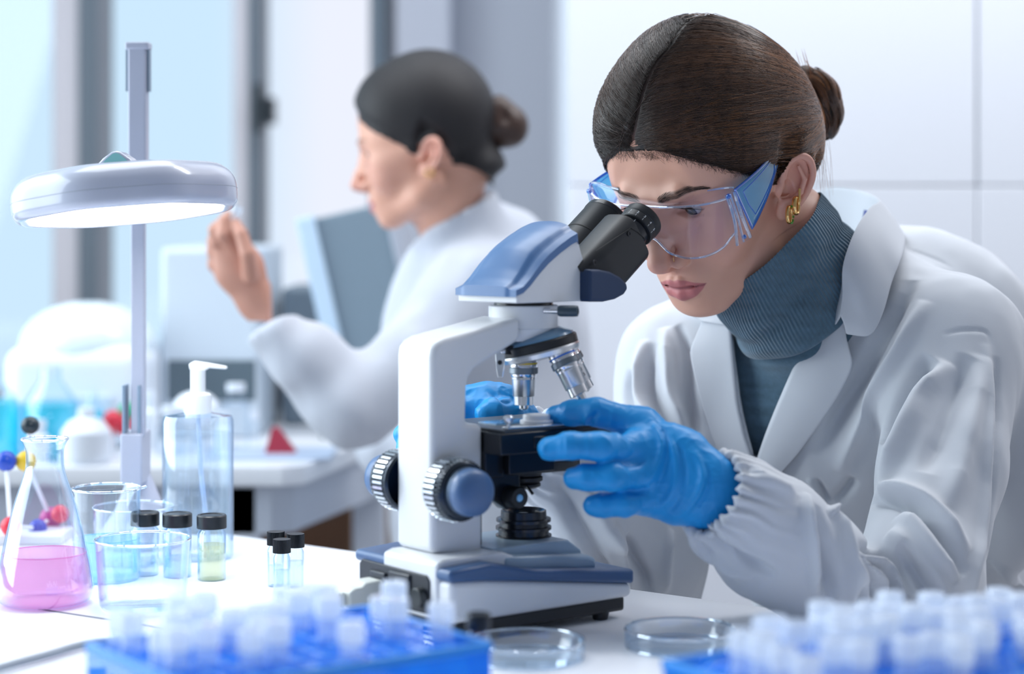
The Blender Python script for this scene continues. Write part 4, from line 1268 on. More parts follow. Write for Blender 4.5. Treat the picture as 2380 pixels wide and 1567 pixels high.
# unroll the seam so that the rib phase does not wrap: duplicate first column
ribs = 118
RVv = np.concatenate([RVv, fine[0]]); RQ[(ii == nT-1).reshape(-1)] = np.stack([(nT-1)*nF+np.arange(nF-1), (nT-1)*nF+np.arange(nF-1)+1, nT*nF+np.arange(nF-1)+1, nT*nF+np.arange(nF-1)], -1)
rib = np.concatenate([np.repeat(np.arange(nT)/nT*2*pi*ribs, nF), np.full(nF, 2*pi*ribs)])
jb = (0.070, 0.140, 0.200)
def jtint(V):
    n1 = vnoise(V*[1, 1, 2.5], 260, 2)*.5+vnoise(V, 700, 4)*.5
    n2 = vnoise(V*[1, 1, 6], 35, 9)
    return np.array(jb)*(1+.22*n1[:, None]+.18*n2[:, None])
NRm = vnormals(RVv, RQ)
_pp = np.tile(np.linspace(0, 1, nF), nT+1); ribf = np.clip((.93-_pp)/.25, 0, 1)
RVv = RVv+NRm*(.00038*np.sin(rib)*ribf)[:, None]

# ---- lab coat
SH_L, EL_L, WR_L = P(2210, 812, 1.975), P(2165, 1372, 1.80), P(1640, 1140, 1.69)
SH_R, EL_R, WR_R = P(1580, 860, 2.13), P(1500, 1290, 2.03), P(1200, 1015, 1.90)
def build_coat():
    f = Field((-.005, 1.60, .78), (.66, 2.46, 1.32), .0022)
    torso(f, .004)
    f.ell(P(2340, 1030, 2.03), (.055, .08, .13), k=.04)
    # near (left) sleeve
    mid = (SH_L+EL_L)/2
    f.cap(SH_L, mid+np.array((.002, 0, 0)), .066, .058, k=.035)
    f.cap(mid, P(2140, 1330, 1.80), .057, .054, k=.018)
    f.cap(P(2140, 1330, 1.80), P(2160, 1400, 1.79), .054, .050, k=.01)
    f.path([P(2150, 1415, 1.78), P(2010, 1415, 1.775), P(1890, 1318, 1.745), P(1790, 1238, 1.725), P(1715, 1180, 1.708), P(1655, 1146, 1.692), P(1600, 1122, 1.68)], [.050, .041, .049, .050, .042, .0335, .0325], k=.008, kj=.014)
    f.ell(P(1790, 1305, 1.73), (.045, .036, .030), k=.02)
    # far (right) sleeve
    f.path([SH_R, (SH_R+EL_R)/2, EL_R], [.060, .056, .058], k=.05, kj=.02)
    f.path([EL_R, (EL_R+WR_R)/2, P(1255, 1060, 1.92), WR_R], [.058, .056, .040, .034], k=.015, kj=.02)
    # coat hanging below the arms
    f.cap(P(1540, 1180, 2.08), P(1500, 1500, 2.06), .045, .050, k=.04)
    return f
cf = build_coat()
fa_L = (P(1740, 1195, 1.715)-P(1600, 1124, 1.68)); fa_L /= np.linalg.norm(fa_L)
cuffL = P(1655, 1142, 1.69)
fa_R = (EL_R-WR_R)/np.linalg.norm(EL_R-WR_R); cuffR = WR_R+fa_R*.015
# open the cuffs: cut everything beyond the cuff planes near the wrists
def cut_cuff(f, p, n, R):
    sl, (x, y, z) = f.sub(p-R, p+R)
    q = (x-p[0])*n[0]+(y-p[1])*n[1]+(z-p[2])*n[2]
    d = np.sqrt((x-p[0]+n[0]*R*.5)**2+(y-p[1]+n[1]*R*.5)**2+(z-p[2]+n[2]*R*.5)**2)-R*.75
    f.op(sl, np.maximum(q, d).astype(np.float32), 's', 0.002)
cut_cuff(cf, cuffL, fa_L, .10)
cut_cuff(cf, cuffR, fa_R, .09)
# hollow of the cuffs
cf.cap(cuffL-fa_L*.02, cuffL+fa_L*.03, .0305, .030, k=.002, mode='s')
cf.cap(cuffR-fa_R*.02, cuffR+fa_R*.03, .0305, .030, k=.002, mode='s')
tf_ = Field((-.005, 1.60, .78), (.66, 2.46, 1.32), .004); torso(tf_, .004)
tf_.cap(SH_L, (SH_L+EL_L)/2, .066, .055, k=.05); tf_.cap(SH_R, (SH_R+EL_R)/2, .060, .05, k=.05)
TV, TQ = tf_.mesh(); torso_bvh = BVHTree.FromPolygons([Vector(v) for v in TV], [tuple(q) for q in TQ])
BV, BQ = cf.mesh()          # closed coat surface without the front opening: base for lapels
base_bvh = BVHTree.FromPolygons([Vector(v) for v in BV], [tuple(q) for q in BQ])
CAMW = Vector((0, 0, CH))
def on_coat(px, py, off=0.0):
    dirv = (Vector(P(px, py, 2.0))-CAMW).normalized(); h = base_bvh.ray_cast(CAMW, dirv)
    return None if h[0] is None else (np.array(h[0]), np.array(h[1]))
def on_torso(px, py):
    dirv = (Vector(P(px, py, 2.0))-CAMW).normalized(); h = torso_bvh.ray_cast(CAMW, dirv)
    return None if h[0] is None else (np.array(h[0]), np.array(h[1]))
# front opening: wedge between the two lapels, cut to the depth of the coat's thickness
vpoly = [(1700, 640), (1705, 780), (1718, 920), (1738, 1010), (1757, 1078), (1800, 985), (1850, 880), (1900, 770), (1955, 675), (2010, 590), (2060, 520), (1900, 400), (1700, 500)]
def poly_sd(X, poly):
    """signed distance (pixels) to a polygon, negative inside"""
    P_ = np.array(poly, float); n = len(P_); d = np.full(X.shape[:-1], 1e9); ins = np.zeros(X.shape[:-1], bool)
    for i in range(n):
        a, b = P_[i], P_[(i+1) % n]; ab = b-a
        t = np.clip(((X-a)@ab)/(ab@ab), 0, 1); d = np.minimum(d, np.hypot(X[..., 0]-a[0]-t*ab[0], X[..., 1]-a[1]-t*ab[1]))
        c = ((a[1] <= X[..., 1]) != (b[1] <= X[..., 1])) & (X[..., 0] < (b[0]-a[0])*(X[..., 1]-a[1])/((b[1]-a[1]) if b[1] != a[1] else 1e-9)+a[0])
        ins ^= c
    return np.where(ins, -d, d)
sl, (x, y, z) = cf.sub(P(1690, 1085, 1.70)*[1, 1, 1]+[-.03, .0, -.03], P(2070, 390, 2.16)+[.0, 0, .02])
px_ = 1190+F*x/y; py_ = 500+F*(CH-z)/y
sd_ = poly_sd(np.stack(np.broadcast_arrays(px_, py_), -1).astype(np.float64), vpoly)/F*y
fcut = np.maximum(sd_, -(y-1.86)).astype(np.float32)
cf.F[sl] = np.maximum(cf.F[sl], -fcut)
CVt, CQt = cf.mesh()

# ---- fold lines of the coat: (pixels on the cloth, width, height of the ridge (+) or valley (-))
FOLDS = [
 ([(2103,574),(2196,614),(2258,683),(2289,772)], .0026, -.0007),
 ([(2190,776),(2240,768),(2289,772),(2300,800)], .0026, -.0006),
 ([(2120,650),(2060,760),(2010,860),(1950,960),(1900,1060)], .010, -.0050),
 ([(2150,700),(2090,820),(2030,930),(1975,1040),(1950,1100)], .009, .0050),
 ([(2165,830),(2110,900),(2062,980),(2034,1060),(2028,1130)], .010, -.0110),
 ([(2205,840),(2155,905),(2120,980),(2080,1060),(2045,1130)], .012, .0065),
 ([(2255,830),(2215,930),(2185,1020),(2150,1100)], .011, -.0040),
 ([(2285,830),(2262,950),(2235,1080),(2200,1180)], .012, .0040),
 ([(2030,1160),(2070,1160),(2120,1180),(2165,1225),(2215,1300),(2240,1340)], .0075, -.0085),
 ([(2040,1135),(2090,1140),(2150,1165),(2200,1220),(2250,1290)], .009, .0050),
 ([(2100,1195),(2130,1225),(2180,1290),(2225,1350)], .011, .0060),
 ([(2094,1275),(2125,1320),(2165,1380),(2195,1430)], .008, -.0060),
 ([(2070,1235),(2110,1270),(2150,1320),(2200,1390)], .009, .0045),
 ([(2292,800),(2300,950),(2290,1120),(2280,1240),(2265,1340),(2256,1430)], .0065, .0032),
 ([(2312,830),(2318,980),(2308,1120),(2298,1240),(2285,1330)], .006, -.0040),
 ([(1990,1270),(2040,1285),(2090,1330),(2120,1400)], .006, -.0060),
 ([(1985,1295),(2008,1325),(2022,1355),(2030,1385)], .0045, -.0085),
 ([(2003,1295),(2040,1325),(2070,1360),(2090,1390)], .0045, -.0085),
 ([(1995,1290),(2022,1322),(2045,1360),(2050,1400)], .004, .0055),
 ([(2020,1290),(2060,1325),(2090,1360),(2110,1420)], .0045, .0055),
 ([(1978,1300),(1995,1340),(2003,1380),(2008,1430)], .005, .0045),
 ([(1990,1350),(1998,1395),(2003,1440)], .004, -.0035),
 ([(1880,1150),(1874,1190),(1884,1250),(1892,1310),(1900,1380)], .0055, .0055),
 ([(1898,1175),(1912,1240),(1922,1310),(1932,1400)], .008, -.0065),
 ([(1930,1180),(1962,1245),(1978,1310),(1985,1400)], .007, .0045),
 ([(1740,1090),(1800,1125),(1850,1150)], .009, .0030),
 ([(1690,1092),(1715,1112),(1740,1128),(1758,1140)], .0035, -.0045),
 ([(1695,1108),(1740,1150),(1790,1175),(1840,1185)], .006, .0040),
 ([(1678,1118),(1705,1150),(1745,1190),(1800,1215)], .0050, -.0055),
 ([(1672,1135),(1700,1170),(1740,1210),(1800,1240)], .0055, .0040),
 ([(1660,1160),(1690,1195),(1730,1225),(1780,1245)], .0040, -.0045),
 ([(1640,1190),(1665,1215),(1690,1240),(1740,1262)], .0050, .0035),
 ([(1620,1205),(1650,1245),(1690,1280),(1750,1315),(1810,1340)], .0060, -.0055),
 ([(1600,1225),(1640,1275),(1690,1315),(1750,1350)], .0070, .0035),
 ([(1877,1111),(1890,1125),(1905,1150),(1925,1192)], .0030, .0035),
 ([(1895,1112),(1912,1140),(1930,1180)], .0035, -.0040),
 ([(1925,1194),(1950,1165),(1975,1135),(2004,1117)], .0028, .0035),
 ([(1940,1170),(1965,1140),(1985,1110)], .006, -.0045),
 ([(1518,800),(1508,860),(1513,920),(1550,985),(1580,1040)], .007, -.0055),
 ([(1500,790),(1488,860),(1490,930),(1520,1000),(1550,1050)], .008, .0045),
 ([(1575,755),(1598,832),(1608,933),(1622,1040)], .0055, -.0060),
 ([(1548,760),(1550,840),(1560,920),(1590,1010)], .008, .0045),
 ([(1470,860),(1462,930),(1475,1000)], .008, -.0040),
 ([(1452,1245),(1475,1300),(1498,1340),(1512,1390)], .007, -.0055),
 ([(1420,1215),(1450,1290),(1475,1380)], .007, .0045),
 ([(1290,1100),(1330,1190),(1385,1290),(1430,1380)], .009, -.0050),
 ([(1340,1100),(1400,1200),(1440,1280)], .009, .0045),
 ([(1560,1230),(1550,1300),(1545,1380)], .006, .0035),
 ([(2300,1300),(2340,1330),(2380,1390)], .006, .0050),
]
def apply_folds(V, Q, folds):
    N = relax_n(V, Q)
    D_ = np.zeros(len(V)); M_ = np.zeros(len(V))
    for pts, wd, amp in folds:
        hit = [on_coat(*q) for q in catmull(pts, 18)]
        hit = [h for h in hit if h is not None]
        if len(hit) < 3: continue
        pl = np.array([h[0] for h in hit])
        # drop jumps to another layer
        ok = [0]
        for i in range(1, len(pl)):
            if np.linalg.norm(pl[i]-pl[ok[-1]]) < .05: ok.append(i)
        pl = pl[ok]
        if len(pl) < 3: continue
        lo, hi = pl.min(0)-wd*3, pl.max(0)+wd*3
        idx = np.where(((V > lo) & (V < hi)).all(1))[0]
        if not len(idx): continue
        d, t = seg_dist(V[idx], pl)
        taper = np.clip(np.minimum(t, 1-t)/.22, 0, 1)**.7
        prof = np.exp(-(d/(wd*.85))**2)
        D_[idx] += (2.6 if wd >= .007 else 2.1)*amp*prof*taper
    return V+N*D_[:, None]
def relax_n(V, Q):
    N = vnormals(V, Q)
    E = np.concatenate([Q[:, [0, 1]], Q[:, [1, 2]], Q[:, [2, 3]], Q[:, [3, 0]]]); E = np.concatenate([E, E[:, ::-1]])
    for _ in range(6):
        N = N+np.stack([np.bincount(E[:, 0], N[E[:, 1], a], len(V)) for a in range(3)], 1)*.25
        N /= np.linalg.norm(N, axis=1)[:, None]+1e-12
    return N
# sag and drag wrinkles everywhere, gathers at the elastic cuffs
def cloth_noise(V, Q):
    N = relax_n(V, Q)
    arm = (EL_L-SH_L)/np.linalg.norm(EL_L-SH_L)
    W = V+.012*np.stack([vnoise(V, 14, 21), vnoise(V, 14, 22), vnoise(V, 14, 23)], 1)
    a = vnoise(W*[1, 1, .45], 34, 5); b = vnoise(W*[1, .8, .4], 70, 6)
    d = .0020*a+.0007*b
    ridged = 1-np.abs(vnoise(W@np.array([[.9, .1, -.5], [0, 1, 0], [.35, 0, .6]]), 42, 8))
    for c, ax_, n in ((cuffL, fa_L, 21), (cuffR, fa_R, 17)):
        q = V-c; t = q@ax_; r = q-t[:, None]*ax_; R_ = np.linalg.norm(r, axis=1)
        u1 = np.cross(ax_, (0, 0, 1.0)); u1 /= np.linalg.norm(u1); u2 = np.cross(ax_, u1)
        an = np.arctan2(r@u2, r@u1)
        m = np.exp(-np.clip(t-.003, 0, 1)/.022)*(R_ < .075)*(t > -.02)*(t < .12)
        ph = an*n+2.5*vnoise(V, 40, 3)+t*30
        d = d*(1-m)+m*(.0026*np.sin(ph)+.0012*np.sin(ph*1.7+1))
    return V+N*d[:, None]
CVt = cloth_noise(CVt, CQt)
CVt = apply_folds(CVt, CQt, FOLDS)
# the sleeve lies on the bench top where it reaches over it
_bp = [(e0[0], e0[1]), (far[0], far[1]), (far[0], -1.0), (-1.6, -1.0), (-1.6, e0[1])]
_m = (poly_sd(CVt[:, :2].astype(float), _bp) < .012) & (CVt[:, 2] < TZ+.0008) & (CVt[:, 2] > TZ-.035)
CVt[_m, 2] = TZ+.0008
final_bvh = BVHTree.FromPolygons([Vector(v) for v in CVt], [tuple(q) for q in CQt])
BVd = apply_folds(BV, BQ, FOLDS[2:4]); base2 = base_bvh

def lerp_poly(pts, t):
    pts = np.array(pts, float); L = np.r_[0, np.cumsum(np.linalg.norm(np.diff(pts, axis=0), axis=1))]; L /= L[-1]
    return np.array([np.interp(t, L, pts[:, i]) for i in range(pts.shape[1])])
def lapel(inner, outer, nU=46, nV=18, off0=.007, off1=.0075, rollin=True, lift=0.0):
    """cloth panel lying on the coat between two edges given as pixels; inner edge is the roll"""
    rows = []
    n = len(inner)
    for i in range(nU):
        t = i/(nU-1); k = min(int(t*(n-1)), n-2); u = t*(n-1)-k
        a = np.array(inner[k])*(1-u)+np.array(inner[k+1])*u; b = np.array(outer[k])*(1-u)+np.array(outer[k+1])*u
        row = []
        for j in range(nV):
            w = j/(nV-1); q = a*(1-w)+b*w; h = on_torso(*q)
            if h is None: h = (P(q[0], q[1], 2.0), np.array((0, -1, 0)))
            off = (off0+lift*max(0, t-.62)/.38)*(1-w)+(off1+lift*.5*max(0, t-.62)/.38)*w+.0035*sin(pi*w)*.6+.0012*sin(t*9+w*2)
            nn = h[1]*.6+np.array((0, -1, 0))*.4
            row.append(h[0]+nn*off)
        row = np.array(row)
        rows.append(row)
    R_ = np.array(rows)
    for _ in range(2):
        R_[1:-1] = .5*R_[1:-1]+.25*(R_[:-2]+R_[2:]); R_[:, 1:-1] = .5*R_[:, 1:-1]+.25*(R_[:, :-2]+R_[:, 2:])
    if rollin:
        back = R_[:, :1]+(R_[:, :1]-R_[:, 1:2])*.35+np.array((0, .006, 0)); back2 = back+np.array((.002, .014, 0))+(R_[:, 1:2]-R_[:, :1])*.6
        R_ = np.concatenate([back2, back, R_], 1)
    return R_
near_lapel = lapel([(1738,1140),(1763,1079),(1786,1010),(1812,944),(1842,874),(1874,807),(1900,748),(1925,690),(1950,640)],
                   [(1775,1160),(1815,1098),(1858,1050),(1905,985),(1950,918),(1990,846),(1966,776),(1985,720),(2000,670)], lift=.026)
far_lapel = lapel([(1780,1130),(1756,1072),(1734,1010),(1718,940),(1712,870),(1706,790),(1700,722)],
                  [(1720,1140),(1678,1068),(1650,1000),(1632,940),(1614,870),(1604,818),(1640,742)])
far_tab = lapel([(1702,760),(1690,735),(1660,712)], [(1636,752),(1612,742),(1592,728)], nU=14, nV=8, off0=.010, off1=.010, rollin=False)
def C3(px, py, D=None):
    if D is not None: return P(px, py, D)
    h = on_torso(px, py); return h[0]+h[1]*.010
ridge = [C3(1946,738)+[0, -.030, 0], C3(1950,690)+[0, -.034, 0], P(1962,615,1.935), P(1990,535,1.955), P(2022,487,2.01), P(2044,468,2.07), P(2010,449,2.15), P(1945,437,2.20), P(1888,452,2.22), P(1850,500,2.20)]
outer = [C3(1966,778)+[0, -.018, 0], C3(2034,784)+[0, -.008, 0], C3(2066,740), C3(2084,670), C3(2098,610), C3(2106,568)+[0, .01, 0], P(2085,560,2.22), P(2000,560,2.29), P(1900,570,2.30), P(1820,600,2.27)]
stand = [C3(1940,760)+[0, -.012, 0], C3(1944,715)+[0, -.010, 0], P(1972,655,1.99), P(1990,610,2.02), P(2005,590,2.07), P(2015,575,2.12), P(1990,565,2.17), P(1935,560,2.20), P(1880,560,2.20), P(1840,590,2.18)]
ridge, outer, stand = [np.array(catmull(q, 64)) for q in (ridge, outer, stand)]
# keep the sharp corner of the fall
rowsC = []
for i in range(64):
    r_, o_, s__ = ridge[i], outer[i], stand[i]
    col = [s__+(r_-s__)*t for t in (0, .3, .6, .85, .95)]
    d_in = (s__-r_)/np.linalg.norm(s__-r_); d_out = (o_-r_)/np.linalg.norm(o_-r_)
    col += [r_-(d_in+d_out)*.0012]
    nb_ = np.array((0, -1, .2))
    col += [r_+(o_-r_)*t+np.array((0, -.004, .001))*sin(pi*min(1, t*1.1)) for t in (.04, .12, .25, .4, .55, .7, .85, 1.0)]
    rowsC.append(col)
rowsC = np.array(rowsC)

# ---- gloves
def glove(fingers, palm, extra=None, h=.0012, wrist=None):
    allp = np.array([q for f_ in fingers for q in f_[0]]+[q for q in palm[0]])
    f = Field(allp.min(0)-.045, allp.max(0)+.045, h)
    for (pts, rs, fl) in wrist: f.path(pts, rs, k=.012, kj=.010, flat=fl)
    f.path(palm[0], palm[1], k=.018, kj=.012, flat=palm[2])
    for pts, rs in fingers:
        f.cap(pts[0], pts[1], rs[0], rs[1], k=.006)
        for i in range(1, len(pts)-1): f.cap(pts[i], pts[i+1], rs[i], rs[i+1], k=.0045)
    return f
MI, MM, MR, MP = P(1492,990,1.722), P(1490,1042,1.702), P(1502,1100,1.694), P(1512,1158,1.697)
WL = P(1628,1136,1.692)
fingL = [
 ([MI, P(1388,957,1.724), P(1330,960,1.735), P(1293,967,1.742)], [.0135, .0118, .0108, .0092]),
 ([MM, P(1400,1039,1.672), P(1325,1036,1.668), P(1276,1044,1.672)], [.0132, .0118, .0110, .0096]),
 ([MR, P(1425,1110,1.668), P(1362,1110,1.672), P(1335,1112,1.677)], [.0125, .0112, .0106, .0093]),
 ([MP, P(1452,1172,1.678), P(1402,1175,1.682), P(1380,1176,1.683)], [.0115, .0102, .0098, .0088]),
 ([P(1575,1085,1.735), P(1500,1060,1.756), P(1440,1054,1.762), P(1395,1052,1.768)], [.0150, .0120, .0100, .0090])]
dz = (0, 1, 0)
gl = glove(fingL, ([WL, P(1570,1092,1.702)], [.0300, .0360], (dz, .50)), wrist=[([P(1700,1170,1.70), WL], [.0255, .0280], (dz, .72))])
for a_, b_ in ((MI, (1585,1050)), (MM, (1580,1090)), (MR, (1575,1130)), (MP, (1560,1175))):
    gl.cap(a_, P(*b_, 1.70), .0135 if a_ is not MP else .012, .0150, k=.014)
# crease between the index finger and the back of the hand
GLV, GLQ = gl.mesh()
GF = [([(1506,970),(1528,1005),(1538,1040),(1524,1085),(1500,1135)], .0030, .0024),
      ([(1520,975),(1545,1010),(1552,1050),(1542,1100),(1515,1160)], .0026, -.0022),
      ([(1545,1000),(1566,1045),(1572,1095),(1560,1150),(1520,1192)], .0032, .0024),
      ([(1560,1010),(1585,1060),(1590,1110),(1575,1165),(1540,1205)], .0026, -.0018),
      ([(1600,1040),(1628,1075),(1632,1120),(1612,1165),(1575,1208)], .0034, .0026),
      ([(1625,1062),(1645,1100),(1640,1145),(1605,1195)], .0022, -.0016),
      ([(1375,1000),(1372,985),(1380,968),(1395,955)], .0026, -.0026),
      ([(1360,990),(1362,975),(1372,960)], .0020, .0012),
      ([(1430,1000),(1455,1012),(1470,1030)], .0030, -.0020),
      ([(1440,1078),(1470,1080),(1500,1070)], .0030, -.0020), ([(1450,1140),(1480,1142),(1510,1132)], .0030, -.0020),
      ([(1270,1030),(1262,1045),(1268,1062)], .0020, .0010)]
def glove_fin(V, Q, folds, seed=1):
    bv = BVHTree.FromPolygons([Vector(v) for v in V], [tuple(q) for q in Q]); N = relax_n(V, Q); D_ = np.zeros(len(V))
    for pts, wd, amp in folds:
        hit = []
        for q in catmull(pts, 16):
            h_ = bv.ray_cast(CAMW, (Vector(P(q[0], q[1], 2.0))-CAMW).normalized())
            if h_[0] is not None: hit.append(np.array(h_[0]))
        if len(hit) < 3: continue
        pl = np.array(hit); idx = np.where(((V > pl.min(0)-wd*3) & (V < pl.max(0)+wd*3)).all(1))[0]
        d, t = seg_dist(V[idx], pl); D_[idx] += amp*np.exp(-(d/wd)**2)*np.clip(np.minimum(t, 1-t)/.2, 0, 1)
    W = V+.004*np.stack([vnoise(V, 50, 31), vnoise(V, 50, 32), vnoise(V, 50, 33)], 1)
    for sc_, am, sd in ((60, .0007, 1), (110, .00045, 2), (200, .0002, 3)):
        r_ = 1-np.abs(vnoise(W*[1, 1, .8], sc_, sd+seed)); D_ += am*(r_**4-.2)
    return V+N*D_[:, None]
GLV = glove_fin(GLV, GLQ, GF)
m2 = [P(1128,928,1.885), P(1135,950,1.875), P(1142,975,1.87), P(1150,1000,1.87)]
WR = WR_R
fingR = [
 ([m2[0], P(1050,925,1.880), P(985,965,1.855), P(938,1010,1.835)], [.0130, .0115, .0105, .0092]),
 ([m2[1], P(1060,955,1.865), P(990,995,1.845), P(944,1042,1.828)], [.0130, .0115, .0105, .0095]),
 ([m2[2], P(1075,985,1.865), P(1010,1020,1.845), P(970,1055,1.830)], [.0125, .0112, .0102, .0092]),
 ([m2[3], P(1090,1010,1.865), P(1040,1040,1.850), P(1010,1060,1.840)], [.0115, .0102, .0096, .0086]),
 ([P(1215,985,1.885), P(1180,958,1.862), P(1148,956,1.850), P(1128,962,1.845)], [.0145, .0120, .0115, .0100])]
gr = glove(fingR, ([WR, P(1165,965,1.885)], [.0270, .0300], (dz, .60)), wrist=[([P(1255,1060,1.92), WR], [.0250, .0270], (dz, .8))])
for a_ in m2: gr.cap(a_, P(1190,985,1.89), .0125, .0150, k=.014)
GRV, GRQ = gr.mesh(); GRV = glove_fin(GRV, GRQ, [([(1200,925),(1180,935),(1160,928),(1130,905)], .003, -.002), ([(1195,960),(1210,945),(1205,925)], .003, .002)], 7)
body = qmesh('body', head_world, HQ, skin, person, attrs={'tint': head_tint})
for s in (-1, 1):
    eye_mesh(np.array((s*.031, .0735, 0)), (.06, 1, -.30), body)

hair = qmesh('hair', H2W(CVf), CQf, cap_a, person, attrs={'tint': cap_tint})
hs_ = st.build('combed_hair', hair_m, hair); hs_.matrix_parent_inverse = hair.matrix_world.inverted() if False else Matrix.Identity(4)
bun_ = Field((-.08, -.19, -.07), (.02, -.09, .05), .0018)
bun_.ell(BUN, (.0285, .0340, .0225), R=np.stack([b1_, b2_, bax], 1), k=0)
bv, bq = bun_.mesh()
bo = qmesh('hair_bun', H2W(bv), bq, cap_m, person)
sbo = sb.build('bun_strands', hair_m, bo); sbo.matrix_parent_inverse = Matrix.Identity(4)
flo = fl.build('loose_hair', hair_m, hair); flo['kind'] = 'stuff'; hs_['kind'] = 'stuff'; sbo['kind'] = 'stuff'; flo.matrix_parent_inverse = Matrix.Identity(4)

for s in (-1, 1):
    lashes[s].build('eyelashes', cap_m, body)['kind'] = 'stuff'; brows[s].build('eyebrow', cap_m, body)['kind'] = 'stuff'
# jewellery
GOLD = M('gold', (0.83, 0.52, 0.20), 0.2, 1.0); GEM = M('green_gem', (0.12, 0.35, 0.06), 0.1)
def solve_x(px, py, x):
    a, b = 1.5, 2.5
    for _ in range(50):
        m = (a+b)/2
        if W2H(P(px, py, m))[0][0] > x: b = m
        else: a = m
    return Vector(P(px, py, m))
def hoop(px, py, x, R, r, tall, lab):
    c = solve_x(px, py, x)
    m = Matrix.Translation(c) @ Matrix.Rotation(radians(62), 4, 'Z') @ Matrix.Rotation(radians(90), 4, 'X') @ Matrix.Diagonal((.78, tall, 1.6, 1))
    o = wbuild(MB().torus(R, r, m), 'earring', GOLD, person)
    return o, m
e1, m1 = hoop(1834, 499, -.0790, .0070, .0012, 1.12, '')
e1['label'] = 'small gold hoop earring with green stones'
for i in range(6):
    a = radians(-70+28*i)
    wbuild(MB().box((-.0009, -.0009, -.0009), (.0009, .0009, .0009), m1 @ Matrix.Rotation(a, 4, 'Z') @ Matrix.Translation((.0074, 0, .0010))), 'green_stone', GEM, e1)
e2, m2 = hoop(1850, 478, -.0810, .0068, .0015, 1.15, '')
e2['label'] = 'plain gold hoop earring'
cbar = solve_x(1858, 456, -.083)
wbuild(MB().box((-.0011, -.0016, -.0060), (.0011, .0016, .0075), Matrix.Translation(cbar)), 'ear_stud_bar', GOLD, person, bevel=.0005)
t = Vector(W2H(P(1565, 604, 2.0))[0]); h_ = hbvh.ray_cast(camL, (t-camL).normalized())
nc = Vector(H2W(np.array(h_[0]))[0])
wbuild(MB().torus(.0042, .00035, Matrix.Translation(nc+Vector((.0012, 0, .0022))) @ Matrix.Rotation(radians(-20), 4, 'Z') @ Matrix.Rotation(radians(90), 4, 'Y')), 'nose_ring', GOLD, person)
# safety goggles
gg = thing('safety_goggles', tuple(H2W((0, .095, .005))[0]), 0, 'clear safety goggles with blue side shields worn by the woman at the microscope', 'goggles')
G_CL = glass('goggle_clear', (0.97, 0.97, 1.0), edge=0.4, base=0.012, power=3.2, haze=0.0)
G_ED = glass('goggle_edge', (0.86, 0.92, 1.0), edge=0.9, base=0.22, power=1.6, haze=0.16, hazecol=(0.75, 0.85, 1.0))
G_BL = glass('goggle_blue', (0.45, 0.80, 0.97), edge=0.5, base=0.06, power=2.6, haze=0.36, hazecol=(0.32, 0.70, 1.0))
G_BE = glass('goggle_blue_edge', (0.15, 0.50, 0.95), edge=0.7, base=0.10, power=2.0, haze=0.35, hazecol=(0.05, 0.32, 0.85))
def yf(x):
    a = abs(x); return float(np.interp(a, [0, .02, .035, .05, .06, .068, .0735], [.1030, .1020, .0995, .0945, .0890, .0825, .0755]))
def yfs(x): return np.mean([yf(x+d) for d in (-.004, -.002, 0, .002, .004)])
def yb(x): return float(np.mean([np.interp(abs(x+d), [0, .03, .05, .065, .0740], [.0880, .0850, .0790, .0720, .0700]) for d in (-.003, 0, .003)]))
roll = lambda x: .085*x
def zbot(x):
    a = abs(x); return float(np.mean([np.interp(abs(a+d), [0, .006, .015, .03, .045, .056, .064, .0695], [-.016, -.018, -.027, -.0315, -.0325, -.0305, -.0265, -.018]) for d in (-.003, 0, .003)]))
xs = np.linspace(-.0705, .0705, 60)
def lensp(x, w):
    zt_ = .0085; zb_ = zbot(x); z = zt_+(zb_-zt_)*w
    return (x, yfs(x)+.30*(zt_-z)*(1-(abs(x)/.074)**3), z+roll(x))
def G(p):
    p = np.array(p, float); p[1] += .13*max(p[0], 0)+.0*p[0]; p[2] += .0050*min(1, max(0, (p[2]+.035)/.04))
    return Vector(H2W(p)[0])
wbuild(MB().grid([[G(lensp(x, w)) for x in xs] for w in np.linspace(0, 1, 14)]), 'lens', G_CL, gg, solid=.0018, angle=60)
xl = np.linspace(-.0735, .0735, 60)
led = MB().grid([[G((x, yb(x)*(1-t)+yfs(x)*t, .0140*(1-t)+.0090*t+.0008*sin(pi*t)+roll(x))) for x in xl] for t in np.linspace(0, 1, 8)])
wbuild(led, 'brow_ledge', G_CL, gg, solid=.0015, angle=60)
wbuild(MB().tube([G((x, yb(x), .0145+roll(x))) for x in xl], .0011, 8), 'ledge_rim', G_ED, gg)
wbuild(MB().tube([G((x, yfs(x), .0088+roll(x))) for x in xs], .0012, 8), 'ledge_rim', G_ED, gg)
wbuild(MB().tube([G(lensp(x, 1)) for x in xs], .0011, 8), 'lens_rim', G_ED, gg)
